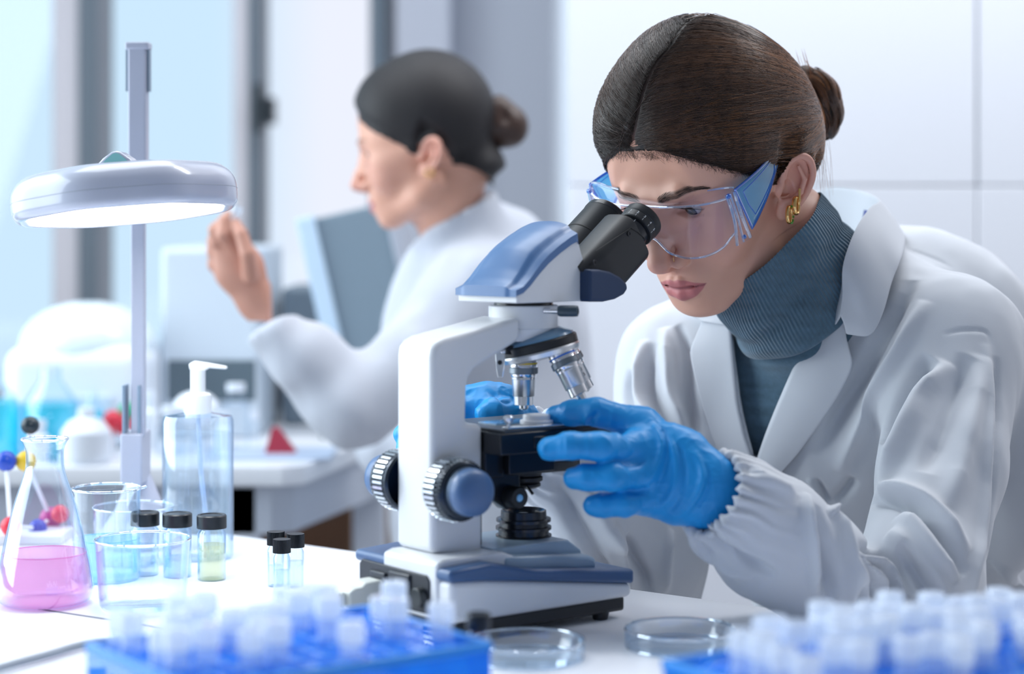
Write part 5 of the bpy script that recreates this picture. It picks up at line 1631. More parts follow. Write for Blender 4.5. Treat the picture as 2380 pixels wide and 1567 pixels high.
for s in (-1, 1):
    # hinge pillars at both corners
    for (xa, ya, xb, yb_, r) in ((.0715, .0800, .0690, .0850, .0016), (.0745, .0725, .0735, .0700, .0019), (.0728, .0765, .0715, .0780, .0012)):
        pts = catmull([(s*xa, ya, .0120+roll(s*xa)), (s*(xa+.0012), ya+.002, -.008+roll(s*xa)), (s*xb, yb_, -.0300+roll(s*xa))], 14)
        wbuild(MB().tube([G(p) for p in pts], r, 8), 'hinge_pillar', G_ED, gg)
    cor = MB().grid([[G((s*(.0705+.0040*t), .0815-.0105*t, .0125-.0435*w+roll(s*.07))) for t in np.linspace(0, 1, 5)] for w in np.linspace(0, 1, 6)])
    wbuild(cor, 'side_window', G_CL, gg, solid=.0015)
    wbuild(MB().sphere(tuple(G((s*.0725, .0790, .0105+roll(s*.07)))), .0026), 'hinge_pin', G_BE, gg)
    wbuild(MB().sphere(tuple(G((s*.0722, .0760, -.0270+roll(s*.07)))), .0022), 'hinge_pin', G_BE, gg)
    # blue temple
    A_, B_, C_, D_ = [np.array(q) for q in ((s*.0752, .0715, .0130+roll(s*.075)), (s*.0742, .0645, -.0250+roll(s*.075)), (s*.0790, .0085, -.0010), (s*.0790, .0050, .0085))]
    def quad(u, v): return (A_*(1-u)+D_*u)*(1-v)+(B_*(1-u)+C_*u)*v+np.array((s*.0028*sin(pi*u), 0, 0))
    tp = MB().grid([[G(quad(u, v)) for u in np.linspace(0, 1, 12)] for v in np.linspace(0, 1, 8)])
    tpo = wbuild(tp, 'temple', G_BL, gg, solid=.0014)
    rim = [quad(u, 0) for u in np.linspace(0, 1, 12)]+[quad(1, v) for v in (.3, .7, 1)]+[quad(u, 1) for u in np.linspace(.92, 0, 12)]+[quad(0, v) for v in (.7, .3, 0)]
    wbuild(MB().tube([G(p) for p in rim], .0013, 8), 'temple_rim', G_BE, tpo if False else gg)
    inn = [quad(u, .16) for u in np.linspace(.10, .86, 8)]+[quad(.88, .5), quad(.84, .80)]+[quad(u, .86) for u in np.linspace(.78, .14, 8)]+[quad(.10, .5), quad(.10, .16)]
    wbuild(MB().tube([G(np.array(p)+np.array((s*.0008, 0, 0))) for p in inn], .0005, 6), 'temple_groove', G_BE, gg)
    arm = catmull([(s*.0790, .0060, .0035), (s*.0790, -.010, .0040), (s*.0775, -.030, -.004), (s*.074, -.040, -.020)], 12)
    wbuild(MB().tube([G(p) for p in arm], .0022, 8), 'ear_hook', G_BE, gg)

jersey = qmesh('turtleneck', JV, JQ, jersey_m, person, attrs={'tint': jtint(JV), 'rib': JV[:, 0]*0, 'ribamt': JV[:, 0]*0})
jersey['label'] = 'grey blue knitted turtleneck'
qmesh('neck_roll', RVv, RQ, jersey_m, jersey, attrs={'tint': jtint(RVv), 'rib': rib, 'ribamt': ribf*.6})

coat_m = mat_attr('coat_cotton', 0.8, Sheen_Weight=0.15)
add_noise_bump(coat_m, 1500, 0.12, 0.0005)
coat = qmesh('lab_coat', CVt, CQt, coat_m, person, attrs={'tint': np.tile((.61, .635, .68), (len(CVt), 1))})
coat['label'] = 'white cotton lab coat'

def panel(name, R_, parent, thick=.0020):
    mb = MB().grid([[tuple(q) for q in row] for row in R_])
    o = wbuild(mb, name, M('coat_panel', (.61, .635, .68), 0.8, Sheen_Weight=0.15), parent, solid=thick, angle=70)
    md = o.modifiers.new('sub', 'SUBSURF'); md.levels = 1; md.render_levels = 1
    return o
panel('lapel', near_lapel, coat); panel('lapel', far_lapel, coat); panel('collar_tip', far_tab, coat)
panel('collar', rowsC, coat)
add_noise_bump(MATS['coat_panel'], 1500, 0.12, 0.0005)
glove_m = M('nitrile_blue', (0.006, 0.28, 0.68), 0.42, Subsurface_Weight=0.0, Specular_IOR_Level=0.45)
add_noise_bump(glove_m, 260, 0.10, 0.0006)
g1 = qmesh('glove', GLV, GLQ, glove_m, person); g1['label'] = 'blue nitrile glove on the left hand'
g2 = qmesh('glove', GRV, GRQ, glove_m, person); g2['label'] = 'blue nitrile glove on the right hand behind the stage'

lk = [[tuple(rowsC[k][1]*(1-t)+rowsC[k][3]*t+np.array((-.001, -.0025, 0))) for t in (.1, .4, .7)] for k in range(36, 42)]
wbuild(MB().grid(lk), 'size_label', M('label_navy', (0.01, 0.03, 0.22), 0.7), coat, solid=.0004)
# ------------------------------------------------------------------ things on the bench
GL = glass('lab_glass', (0.975, 0.99, 1.0), edge=0.70, base=0.045, power=2.4, edgetint=(0.60, 0.78, 0.92))
GLR = glass('lab_glass_rim', (0.90, 0.96, 1.0), edge=0.8, base=0.30, power=1.2, haze=0.15, hazecol=(0.85, 0.93, 1.0))
def liquid(name, tint, haze, col): return glass(name, tint, edge=0.35, base=0.03, power=3.0, haze=haze, hazecol=col)
PINK = liquid('pink_liquid', (1.0, 0.76, 0.90), .42, (1.0, 0.52, 0.80))
LBLUE = liquid('pale_blue_liquid', (0.72, 0.93, 1.0), .22, (0.50, 0.85, 1.0))
YELL = liquid('pale_yellow_liquid', (0.99, 0.98, 0.80), .25, (0.96, 0.94, 0.66))
CLEARL = liquid('clear_liquid', (0.92, 0.97, 1.0), .06, (0.85, 0.93, 1.0))
CAPB = M('black_cap', (0.008, 0.011, 0.016), 0.38)
def at(px, D, h=0.0): return ((px-1190)/F*D, D, TZ+h)
def vessel(name, px, D, prof, label, cat, liq=None, liqm=None, wall=.0012, rim=None, mat=None, group=None, spout=False):
    """open glass vessel: outer profile (r,z) from the bottom centre up"""
    t = thing(name, at(px, D), 0, label, cat, group)
    pr = np.array(catmull([(r, z) for r, z in prof], len(prof)*8)) if len(prof) > 6 else np.array(prof)
    pr[:, 0] = np.maximum(pr[:, 0], 0)
    inner = [(max(r-wall, 0), z+(wall if z < .004 else 0)) for r, z in pr[::-1]]
    MB().lathe([tuple(p) for p in pr]+inner, 72, close=False).build('glass_body', mat or GL, t, angle=60)
    if rim:
        r, z, th = rim
        ro = MB().torus(r, th, Matrix.Translation((0, 0, z)), n=72, k=10)
        if spout:
            ro.tube([(r*cos(a), r*sin(a), z) for a in (-.2, -.1)]+[(r+.005, 0, z+.0012)]+[(r*cos(a), r*sin(a), z) for a in (.1, .2)], th, 8)
        ro.build('rim', GLR, t)
    if liq:
        lp = [(max(r-wall*1.3, 0), max(z, wall*1.5)) for r, z in pr if z < liq]
        rl = float(np.interp(liq, pr[:, 1], pr[:, 0]))-wall*1.3
        lo = MB().lathe([(0, wall*1.5)]+lp[1:]+[(rl, liq), (0, liq)], 64).build('liquid', liqm, t, angle=40)
        MB().torus(rl, .0006, Matrix.Translation((0, 0, liq)), n=64, k=6).build('meniscus', GLR if liqm is CLEARL else liqm, lo)
    return t
fl_ = [(0, .0), (.030, .0), (.0405, .0035), (.0440, .011), (.0440, .018), (.0415, .034), (.0385, .048), (.0290, .0870), (.0205, .1130), (.0175, .1240), (.0170, .1340), (.0175, .1420), (.0200, .1480), (.0210, .1500)]
vessel('conical_flask', 104, 1.82, fl_, 'conical glass flask half full of pink liquid at the left', 'flask', .0465, PINK, rim=(.0208, .1503, .0011))
vessel('beaker', 248, 1.94, [(0, 0), (.030, 0), (.0322, .003), (.0324, .010), (.0324, .084), (.0335, .0885)], 'glass beaker with a little pale blue liquid behind the flask', 'beaker', .040, LBLUE, rim=(.0330, .0890, .0013), spout=True)
vessel('beaker', 332, 1.80, [(0, 0), (.0355, 0), (.0385, .004), (.0395, .012), (.0425, .0620)], 'low wide empty glass beaker in front of the capped vials', 'beaker', rim=(.0426, .0622, .0010))
vessel('beaker', 310, 2.035, [(0, 0), (.035, 0), (.038, .004), (.0405, .0565)], 'faint glass dish behind the blue liquid beaker', 'beaker', rim=(.0407, .0570, .0009))
def vial(px, D, r, h, cap, level, liqm, label, group=None, rib=0):
    t = thing('vial', at(px, D), 0, label, 'vial', group)
    pr = [(0, 0), (r*.92, 0), (r, .0015), (r, h-cap*1.35), (r*.80, h-cap*1.1), (r*.80, h-cap*.9)]
    MB().lathe(pr+[(max(a-.0008, 0), b+.0008) for a, b in pr[::-1]], 40, close=False).build('glass_body', GL, t, angle=50)
    if level:
        MB().lathe([(0, .0015), (r-.0011, .0015), (r-.0011, level), (0, level)], 36).build('liquid', liqm, t)
    n = 48; mb = MB()
    if rib:
        vs = []; fs = []
        for z in (h-cap, h-.0008):
            for i in range(96):
                rr = r*1.06-(.0005 if i % 2 else 0); vs.append((rr*cos(2*pi*i/96), rr*sin(2*pi*i/96), z))
        for i in range(96): fs.append((i, (i+1) % 96, 96+(i+1) % 96, 96+i))
        fs.append(tuple(range(96, 192))); fs.append(tuple(reversed(range(96))))
        mb.add(vs, fs)
        mb.build('screw_cap', CAPB, t, smooth=False)
    else:
        mb.lathe([(0, h-cap), (r*1.05, h-cap), (r*1.05, h-.0012), (r*.98, h), (r*.80, h), (r*.78, h-.0006), (0, h-.0006)], n).build('screw_cap', CAPB, t, angle=30)
    return t
vial(337, 1.965, .0135, .0620, .0130, .030, CLEARL, 'black capped clear vial partly hidden behind the beakers, leftmost of the three')
vial(412, 1.955, .0138, .0625, .0130, .020, LBLUE, 'black capped vial with a trace of pale blue, middle of the three')
vial(492, 1.940, .0138, .0632, .0130, .0345, YELL, 'black capped vial half full of pale yellow liquid')
vial(641, 1.905, .0080, .0530, .0135, .020, CLEARL, 'small ribbed cap vial at the back left of the trio by the microscope', rib=1)
vial(687, 1.895, .0080, .0525, .0135, .026, CLEARL, 'small ribbed cap vial at the right of the trio, filled halfway', rib=1)
vial(655, 1.868, .0080, .0518, .0135, .022, CLEARL, 'small ribbed cap vial standing in front of the other two', rib=1)
# pump bottle
pb = thing('pump_bottle', at(460, 2.06), 0, 'clear hand gel bottle with a white pump dispenser behind the vials', 'bottle')
prb = [(0, 0), (.033, 0), (.0365, .003), (.0368, .010), (.0368, .142), (.0350, .1475), (.018, .1500), (.0135, .1515)]
MB().lathe(prb+[(max(r-.0012, 0), z+(.0012 if z < .01 else 0)) for r, z in prb[::-1]], 64, close=False, sx=1.0, sy=.75).build('bottle_body', GL, pb, angle=50)
MB().lathe([(0, .002), (.0350, .002), (.0354, .130), (0, .130)], 48, sx=1, sy=.74).build('gel', liquid('gel', (0.95, 0.98, 1.0), .08, (0.85, 0.92, 1.0)), pb)
WPM = M('pump_white', (0.82, 0.85, 0.88), 0.35)
pc_ = MB().lathe([(0, .150), (.0142, .150), (.0142, .1690), (.0125, .1710), (.0078, .1720), (.0078, .1950), (.0060, .1960), (0, .1960)], 40).build('pump_collar', WPM, pb)
MB().prism([(-.008, .1950), (-.009, .2010), (-.004, .2040), (.010, .2020), (.030, .1985), (.0300, .1955), (.012, .1970), (.008, .1940)], -.0055, .0055).build('pump_nozzle', WPM, pb, bevel=.0015)
MB().tube([(0, 0, .150), (.003, 0, .09), (.012, 0, .008)], .0024, 10).build('dip_tube', liquid('dip', (0.85, 0.9, 1.0), .5, (0.8, 0.88, 1.0)), pb)
# petri dishes
for i, (px, D, lab) in enumerate(((1226, 1.592, 'shallow glass petri dish in front of the microscope base'), (1582, 1.635, 'shallow glass petri dish between the microscope and the right tube rack'))):
    t = thing('petri_dish', at(px, D), 0, lab, 'dish', 'petri dishes')
    pr = [(0, 0), (.0445, 0), (.0460, .0015), (.0462, .0150)]
    MB().lathe(pr+[(max(a-.0014, 0), b+(.0012 if b < .01 else 0)) for a, b in pr[::-1]], 80, close=False).build('dish', GL, t, angle=50)
    MB().torus(.0455, .0011, Matrix.Translation((0, 0, .0152)), n=80, k=8).build('rim', GLR, t)
    MB().torus(.0452, .0010, Matrix.Translation((0, 0, .0016)), n=80, k=8).build('foot_ring', GLR, t)
# vial with black cap in front, pink content
t = vial(1112, 1.430, .0085, .0690, .0120, .045, PINK, 'small black capped vial of pink liquid beside the left tube rack')
# molecule model
mm = thing('molecule_model', at(60, 2.17), 0, 'ball and stick molecule model of coloured balls behind the flask', 'model')
ox, oD = mm.location.x, 2.17
def ball(px, py, D, r, mat, name='ball'):
    p = Vector(P(px, py, D))-Vector(mm.location)
    MB().sphere(tuple(p), r).build(name, mat, mm); return p
MBLK = M('ball_black', (0.008, 0.02, 0.03), 0.3); MBL = M('ball_blue', (0.01, 0.06, 0.45), 0.3); MYE = M('ball_yellow', (0.75, 0.50, 0.03), 0.35)
MRE = M('ball_red', (0.70, 0.03, 0.06), 0.3); MPU = M('ball_magenta', (0.45, 0.02, 0.22), 0.3); MWS = M('stick_white', (0.8, 0.84, 0.9), 0.4)
q = [ball(70, 989, 2.18, .0100, MBLK), ball(14, 1072, 2.16, .0112, MBL), ball(60, 1072, 2.17, .0112, MYE), ball(24, 1224, 2.14, .0105, MRE), ball(118, 1205, 2.22, .0125, MPU), ball(88, 1228, 2.18, .0100, MBL), ball(140, 1195, 2.2, .0100, MRE)]
sk = MB()
for a, b in ((0, 2), (1, 2), (2, 4), (1, 3), (3, 5), (5, 4), (4, 6)): sk.tube([q[a], q[b]], .0024, 8)
sk.build('stick', MWS, mm)
MB().box((-.035, -.03, -.0001), (.045, .04, .010)).build('model_foot', MWS, mm, bevel=.002)
# ------------------------------------------------------------------ magnifier lamp
lp = thing('magnifier_lamp', at(325, 2.14), 0, 'white ring-light magnifier lamp on an upright pole at the left', 'lamp')
LW = M('lamp_white', (0.52, 0.55, 0.66), 0.25, Coat_Weight=0.6, Coat_Roughness=0.08)
L0 = Vector(lp.location)
def lw(px, py, D): return Vector(P(px, py, D))-L0
hc = lw(290, 455, 1.84)
Th = Matrix.Translation(hc) @ Matrix.Rotation(radians(-5.5), 4, 'Y') @ Matrix.Rotation(radians(-4.5), 4, 'X')
R = .1045
def oct_(a):   # softly eight-sided outline
    return 1+.018*cos(8*(a+.2))
prof = [(0, .0250), (.055, .0245), (.085, .0215), (.0955, .0165), (.1015, .0095), (.1040, .0020), (.1042, -.0080), (.1030, -.0150), (.0985, -.0185), (.0920, -.0190), (.0900, -.0165)]
mb = MB(); prf = catmull(prof, 44); n = 96; vs = []; fs = []
for r, z in prf:
    for i in range(n):
        a = 2*pi*i/n; rr = max(r, .0005)*oct_(a); vs.append((rr*cos(a), rr*sin(a), z))
for k in range(len(prf)-1):
    for i in range(n): fs.append((k*n+i, k*n+(i+1) % n, (k+1)*n+(i+1) % n, (k+1)*n+i))
fs.append(tuple(range(n)))
mb.add(vs, fs, Th); hd = mb.build('lamp_head', LW, lp, angle=60)
MB().tube([(.1042*oct_(2*pi*i/96)*cos(2*pi*i/96), .1042*oct_(2*pi*i/96)*sin(2*pi*i/96), -.003) for i in range(97)], .0004, 6, Th).build('housing_seam', M('seam_grey', (0.35, 0.38, 0.45), 0.5), hd)
MB().lathe([(.0905, -.0170), (.058, -.0170), (.058, -.0150), (.0905, -.0150)], 80, Th).build('ring_light', emis('ring_light_on', (0.93, 0.97, 1.0), 16.0), hd)
MB().lathe([(0, -.0175), (.030, -.0165), (.057, -.0140), (.057, -.0120), (0, -.0120)], 64, Th).build('magnifier_lens', glass('lens_glass', (0.93, 0.97, 1.0), edge=.6, base=.12), hd)
tri = [(-.0175, 0), (-.012, .0060), (-.004, .0118), (0, .0128), (.004, .0118), (.0125, .0060), (.0180, 0)]
Tk_ = Matrix.Translation(lw(277, 384, 1.83))
MB().prism(tri, -.016, .016, T=Tk_).build('tilt_cover', LW, lp, bevel=.003)
MB().prism([(a*.72, b*.80+.0005) for a, b in tri], -.0165, -.0155, T=Tk_).build('green_window', M('green_window', (0.28, 0.62, 0.60), 0.2), lp)
m_arm = M('lamp_arm', (0.46, 0.49, 0.60), 0.3)
upr = lw(322, 395, 2.11); utop = lw(323, 112, 2.11)
MB().box((upr.x-.0095, upr.y-.010, upr.z-.02), (upr.x+.0095, upr.y+.010, utop.z)).build('upper_arm', m_arm, lp, bevel=.002)
SL_ = M('arm_slot_grey', (0.25, 0.32, 0.40), 0.4)
for dx in (-.0112, .0112):
    MB().box((upr.x+dx-.0012, upr.y-.006, utop.z-.046), (upr.x+dx+.0012, upr.y+.006, utop.z-.002)).build('arm_slot', SL_, lp)
MB().box((upr.x-.0125, upr.y-.011, utop.z-.002), (upr.x+.0125, upr.y+.011, utop.z+.006)).build('arm_joint', m_arm, lp, bevel=.002)
MB().tube([lw(322, 130, 2.02), lw(320, 250, 1.97), lw(300, 400, 1.88), lw(295, 430, 1.84)], .0060, 12).build('head_link', m_arm, lp) if False else None
MB().cyl(tuple(lw(322, 520, 2.11)), tuple(lw(322, 385, 2.11)), .0078).cyl(tuple(hc+Vector((.012, .05, -.008))), tuple(lw(322, 480, 2.11)), .0095).build('head_joint', m_arm, lp)
lo_ = lw(322, 1010, 2.13)
MB().box((upr.x-.0072, upr.y-.006, lo_.z), (upr.x+.0072, upr.y+.006, upr.z-.005)).build('lower_pole', m_arm, lp, bevel=.0015)
MB().box((-.0115, upr.y-.010, lo_.z-.004), (-.0080, upr.y+.012, lo_.z+.055)).box((.0045, upr.y-.010, lo_.z-.004), (.0080, upr.y+.012, lo_.z+.055)).build('hinge_plate', M('hinge_blue_grey', (0.22, 0.30, 0.40), 0.35), lp, bevel=.001)
MB().box((-.0130, -.042, lo_.z-.050), (.0100, .010, lo_.z+.004)).build('hinge_block', m_arm, lp, bevel=.002)
MB().lathe([(0, 0), (.045, 0), (.048, .004), (.044, .012), (.026, .040), (.012, lo_.z-.045), (0, lo_.z-.045)], 64).build('base', m_arm, lp)
# ------------------------------------------------------------------ tube racks in the foreground
RKB = glass('rack_blue', (0.42, 0.78, 1.0), edge=.4, base=.05, power=2.5, haze=.42, hazecol=(0.10, 0.50, 0.98))
RKW = M('rack_blue_solid', (0.035, 0.30, 0.82), 0.35)
TUBE = glass('tube_translucent', (0.90, 0.95, 1.0), edge=.4, base=.06, power=2.0, haze=.35, hazecol=(0.90, 0.95, 1.0))
TCAP = glass('tube_cap_translucent', (0.93, 0.96, 1.0), edge=.3, base=.05, power=2.0, haze=.65, hazecol=(0.92, 0.96, 1.0))
def rack(C0, ang, nx, ny, pitch, hz, label):
    t = thing('tube_rack', (C0[0], C0[1], TZ), radians(ang), label, 'rack')
    L, Wd = nx*pitch+.012, ny*pitch+.012
    mb = MB()
    # top grid: strips leave a square hole per tube
    for i in range(nx+1): mb.box((.006+i*pitch-.003, -Wd, hz-.004), (.006+i*pitch+.003, 0, hz))
    for j in range(ny+1): mb.box((0, -(.006+j*pitch)-.003, hz-.0041), (L, -(.006+j*pitch)+.003, hz-.0001))
    mb.build('top_grid', RKB, t)
    MB().box((0, -Wd, .0130), (L, 0, .0150)).build('middle_shelf', RKB, t)
    MB().box((0, -Wd, 0), (L, 0, .003)).build('bottom_shelf', RKB, t)
    for a, b in (((0, -Wd, 0), (.003, 0, hz)), ((L-.003, -Wd, 0), (L, 0, hz))): MB().box(a, b).build('end_panel', RKB, t, bevel=.001)
    for a, b in (((0, -.003, 0), (L, 0, hz)), ((0, -Wd, 0), (L, -Wd+.003, hz))): MB().box(a, b).build('side_panel', RKB, t, bevel=.001)
    rm = MB()
    for a, b in (((-.001, -.003, hz-.005), (L+.001, .001, hz+.001)), ((-.001, -Wd-.001, hz-.005), (L+.001, -Wd+.003, hz+.001)), ((-.001, -Wd, hz-.005), (.003, 0, hz+.001)), ((L-.003, -Wd, hz-.005), (L+.001, 0, hz+.001))): rm.box(a, b)
    rm.build('rack_rim', RKW, t, bevel=.0008)
    return t
def make_tube(label, group):
    t = thing('sample_tube', (0, 0, 0), 0, label, 'tube', group)
    pr = [(0, 0), (.0038, .001), (.0074, .016), (.0079, .022), (.0079, .060), (.0086, .0605)]
    MB().lathe(pr, 20, close=False).build('tube_body', TUBE, t)
    MB().lathe([(0, .0740), (.0080, .0740), (.0092, .0730), (.0094, .0610), (.0086, .0600), (0, .0600)], 20).build('cap', TCAP, t)
    return t
def place(proto, first, loc, rz, tilt):
    o = proto if first else copy_tree(proto)
    o.location = loc; o.rotation_euler = (tilt[0], tilt[1], rz); return o
def fill(C0, ang, nx, ny, pitch, hz, label, group, prob, hfun, seed):
    r = random.Random(seed); pr = make_tube(label, group); first = True; a = radians(ang)
    for i in range(nx):
        for j in range(ny):
            if r.random() > prob(i, j): continue
            u = .006+(i+.5)*pitch; v = -(.006+(j+.5)*pitch)
            x = C0[0]+u*cos(a)-v*sin(a); y = C0[1]+u*sin(a)+v*cos(a)
            place(pr, first, (x, y, TZ+.0155+hfun(i, j, r)), r.random()*6, (r.uniform(-.03, .03), r.uniform(-.03, .03))); first = False
RA = ((-.287, 1.342), 36)
rack(*RA, 10, 7, .021, .066, 'translucent blue tube rack at the lower left edge of the picture')
fill(*RA, 10, 7, .021, .066, 'white capped sample tube standing in the left blue rack', 'tubes in the left rack', lambda i, j: (.42 if j < 4 else .2) if i > 0 else .3, lambda i, j, r: r.choice((0, 0, .002, .005)), 4)
RB = ((.0976, 1.29), 33)
rack(*RB, 13, 7, .021, .066, 'translucent blue tube rack at the lower right edge of the picture')
fill(*RB, 13, 7, .021, .066, 'white capped sample tube standing in the right blue rack', 'tubes in the right rack', lambda i, j: .25 if i < 4 else .62, lambda i, j, r: r.choice((0, .002, .005)) , 9)
# ------------------------------------------------------------------ rear table equipment (out of focus)
def bx(name, px0, py0, px1, py1, D, dep, mat, label, cat, rz=0, bevel=.01, bottom=None):
    a = P(px0, py1, D); b = P(px1, py0, D); cx = (a[0]+b[0])/2; z0 = TZ if bottom is None else bottom
    t = thing(name, (cx, D+dep/2, z0), radians(rz), label, cat)
    w, hh = (b[0]-a[0])/2, b[2]-z0
    MB().box((-w, -dep/2, 0), (w, dep/2, hh)).build('housing', mat, t, bevel=bevel, seg=4)
    return t, w, hh, dep
PG = M('pale_grey_case', (0.62, 0.70, 0.78), 0.4); PWH = M('case_white', (0.80, 0.85, 0.92), 0.4)
t, w, hh, dep = bx('instrument', 372, 575, 600, 905, 3.16, .34, PG, 'pale grey boxy instrument on the rear table behind the raised hand', 'instrument')
MB().box((-w*.85, -dep/2-.004, .06), (w*.95, -dep/2+.002, .125)).build('sample_bay', M('bay_dark', (0.10, 0.14, 0.17), 0.5), t, bevel=.003)
t = thing('centrifuge', at(200, 3.12), 0, 'large rounded white centrifuge behind the lamp pole on the rear table', 'centrifuge')
MB().box((-.108, -.10, 0), (.108, .14, .155)).build('housing', PWH, t, bevel=.03, seg=6)
MB().sphere((0, .01, .150), .106, sc=(1.0, 1.0, .66)).build('lid', M('lid_pale', (0.76, 0.86, 0.93), 0.2), t)
MB().box((-.05, -.105, .03), (.06, -.097, .08)).build('control_panel', M('panel_pale', (0.62, 0.72, 0.82), 0.4), t)
CY = liquid('cyan_liquid', (0.35, 0.92, 0.98), .55, (0.10, 0.82, 0.92))
for px, D, r, h, lv, lab in ((-15, 2.90, .040, .130, .085, 'blurred flask of cyan liquid at the left edge of the rear table'), (118, 2.90, .041, .135, .080, 'blurred round flask of cyan liquid beside the centrifuge'), (215, 2.985, .020, .090, .060, 'small blurred bottle of cyan liquid in front of the centrifuge')):
    vessel('reagent_bottle', px, D, [(0, 0), (r*.9, 0), (r, .004), (r, h*.6), (r*.4, h*.85), (r*.36, h)], lab, 'bottle', lv, CY)
t = thing('plastic_bottle', at(200, 2.85), 0, 'rounded white plastic bottle on the rear table left of the lamp pole', 'bottle')
MB().lathe([(0, 0), (.030, 0), (.036, .008), (.036, .045), (.025, .060), (.012, .066), (.012, .078), (0, .078)], 32).build('bottle_body', PWH, t)
t = thing('model_balls', at(262, 2.94), 0, 'blurred cluster of red and pink model balls with one green ball', 'model')
for x, y, z, m_ in ((-.028, 0, .040, M('ball_pink', (0.85, 0.10, 0.45), .4)), (0, 0, .052, MRE), (.012, .01, .044, MRE), (.018, .02, .062, M('ball_green', (0.02, 0.40, 0.22), .4)), (-.012, -.01, .036, MRE)):
    MB().sphere((x, y, z), .015).build('ball', m_, t)
MB().cyl((0, 0, 0), (0, 0, .04), .004).build('stand', MWS, t)
t = thing('desk_lamp', at(455, 2.98), 0, 'small white round-headed lamp on the rear table under the instrument', 'lamp')
MB().lathe([(0, 0), (.030, 0), (.030, .008), (.006, .012), (.006, .040), (0, .040)], 32).build('base', PWH, t)
MB().sphere((0, 0, .066), .034, sc=(1, 1, .75)).build('lamp_head', M('lamp_dome_white', (0.88, 0.93, 1.0), .3), t)
t = thing('specimen_tray', at(618, 2.93), 0, 'pale tray with a dark red sample card on the rear table by the elbow', 'tray')
MB().box((-.085, -.05, 0), (.10, .07, .006)).build('tray_plate', M('tray_blue', (0.50, 0.60, 0.76), 0.35), t, bevel=.002)
MB().prism([(0.0, .006), (.045, .006), (.018, .042), (.010, .042)], -.012, .010).build('sample_card', M('card_red', (0.42, 0.03, 0.06), 0.5), t)
for px, D, m_, lab in ((213, 2.84, MRE, 'tiny red cap lying on the rear table edge'), (325, 2.9, M('cap_dark', (0.03, 0.10, 0.14), .5), 'dark blurred cap on the rear table by the lamp hinge')):
    t = thing('bottle_cap', at(px, D), 0, lab, 'cap'); MB().lathe([(0, 0), (.0065, 0), (.0065, .009), (0, .009)], 24).build('cap', m_, t)
# vials and small bottles strewn over the rear table
for i, (px, D, r, h, m_) in enumerate(((345, 3.02, .014, .075, PWH), (395, 2.95, .018, .060, GL), (520, 2.96, .012, .050, PWH), (548, 3.05, .020, .085, GL), (90, 2.86, .016, .05, PWH), (590, 3.02, .010, .045, GL))):
    t = thing('reagent_vial', at(px, D), 0, ['slim white vial right of the lamp pole on the rear table', 'clear squat jar on the rear table right of the lamp pole', 'white vial in front of the grey instrument', 'clear jar below the grey instrument near the sleeve', 'white jar at the left of the rear table front', 'thin clear vial near the sleeve on the rear table'][i], 'vial')
    MB().lathe([(0, 0), (r, 0), (r, h*.75), (r*.6, h*.82), (r*.65, h), (0, h)], 28).build('vial_body', m_, t)
    MB().lathe([(0, h), (r*.7, h), (r*.7, h+.012), (0, h+.012)], 24).build('cap', PWH, t)
# monitor seen from behind, leaning
mo = thing('monitor', (wx(838, 3.20), 3.20, TZ), 0, 'grey computer monitor seen at an angle behind the rear woman', 'monitor')
cz = CH-(650-500)/F*3.2-TZ
Tm = Matrix.Translation((0, 0, cz)) @ Matrix.Rotation(radians(-13), 4, 'Y')
MB().box((-.052, -.01, -.125), (.075, .03, .112), Tm).build('housing', M('monitor_grey', (0.20, 0.27, 0.33), 0.45), mo, bevel=.004)
MB().box((-.079, -.022, -.130), (-.049, .03, .118), Tm).build('bezel', M('bezel_pale', (0.55, 0.70, 0.85), 0.35), mo, bevel=.004)
MB().box((.062, -.014, -.125), (.080, .03, .112), Tm).build('bezel', M('bezel_grey', (0.42, 0.45, 0.52), 0.35), mo, bevel=.004)
MB().box((-.02, .0, 0), (.04, .03, cz-.09)).box((-.06, -.05, 0), (.08, .08, .012)).build('stand', M('stand_dark', (0.10, 0.14, 0.17), 0.4), mo, bevel=.003)
t, w, hh, dep = bx('printer', 655, 668, 770, 905, 3.36, .2, M('printer_dark', (0.16, 0.21, 0.26), 0.5), 'dark low box on the rear table left of the monitor', 'box')
# ------------------------------------------------------------------ the second woman
p2 = thing('person', (wx(1080, 2.85), 2.85, 0), 0, 'person in a white coat seen in profile, holding up a small tube behind the microscope', 'person')
psi2, phi2 = radians(93), radians(13)
hr2 = np.array((-cos(psi2), sin(psi2), 0.0)); hf2 = np.array((-sin(psi2)*cos(phi2), -cos(psi2)*cos(phi2), -sin(phi2))); hu2 = np.cross(hr2, hf2)
HR2 = np.stack([hr2, hf2*.92, hu2*.885], 1); HS2 = 1.06
HO2 = P(1003, 352, 2.68)-HR2@(np.array((-.072, -.008, -.020))*HS2)
def H2W2(p): return HO2+HS2*(np.atleast_2d(p)@HR2.T)
def W2H2(p): return ((np.atleast_2d(p)-HO2)/HS2)@np.linalg.inv(HR2).T
def build_body2():
    V, Q = build_head(.0022, (W2H2(P(1035, 470, 2.76))[0], W2H2(P(1075, 600, 2.80))[0]))
    return V, Q
V2, Q2 = build_body2()
W2_ = H2W2(V2)
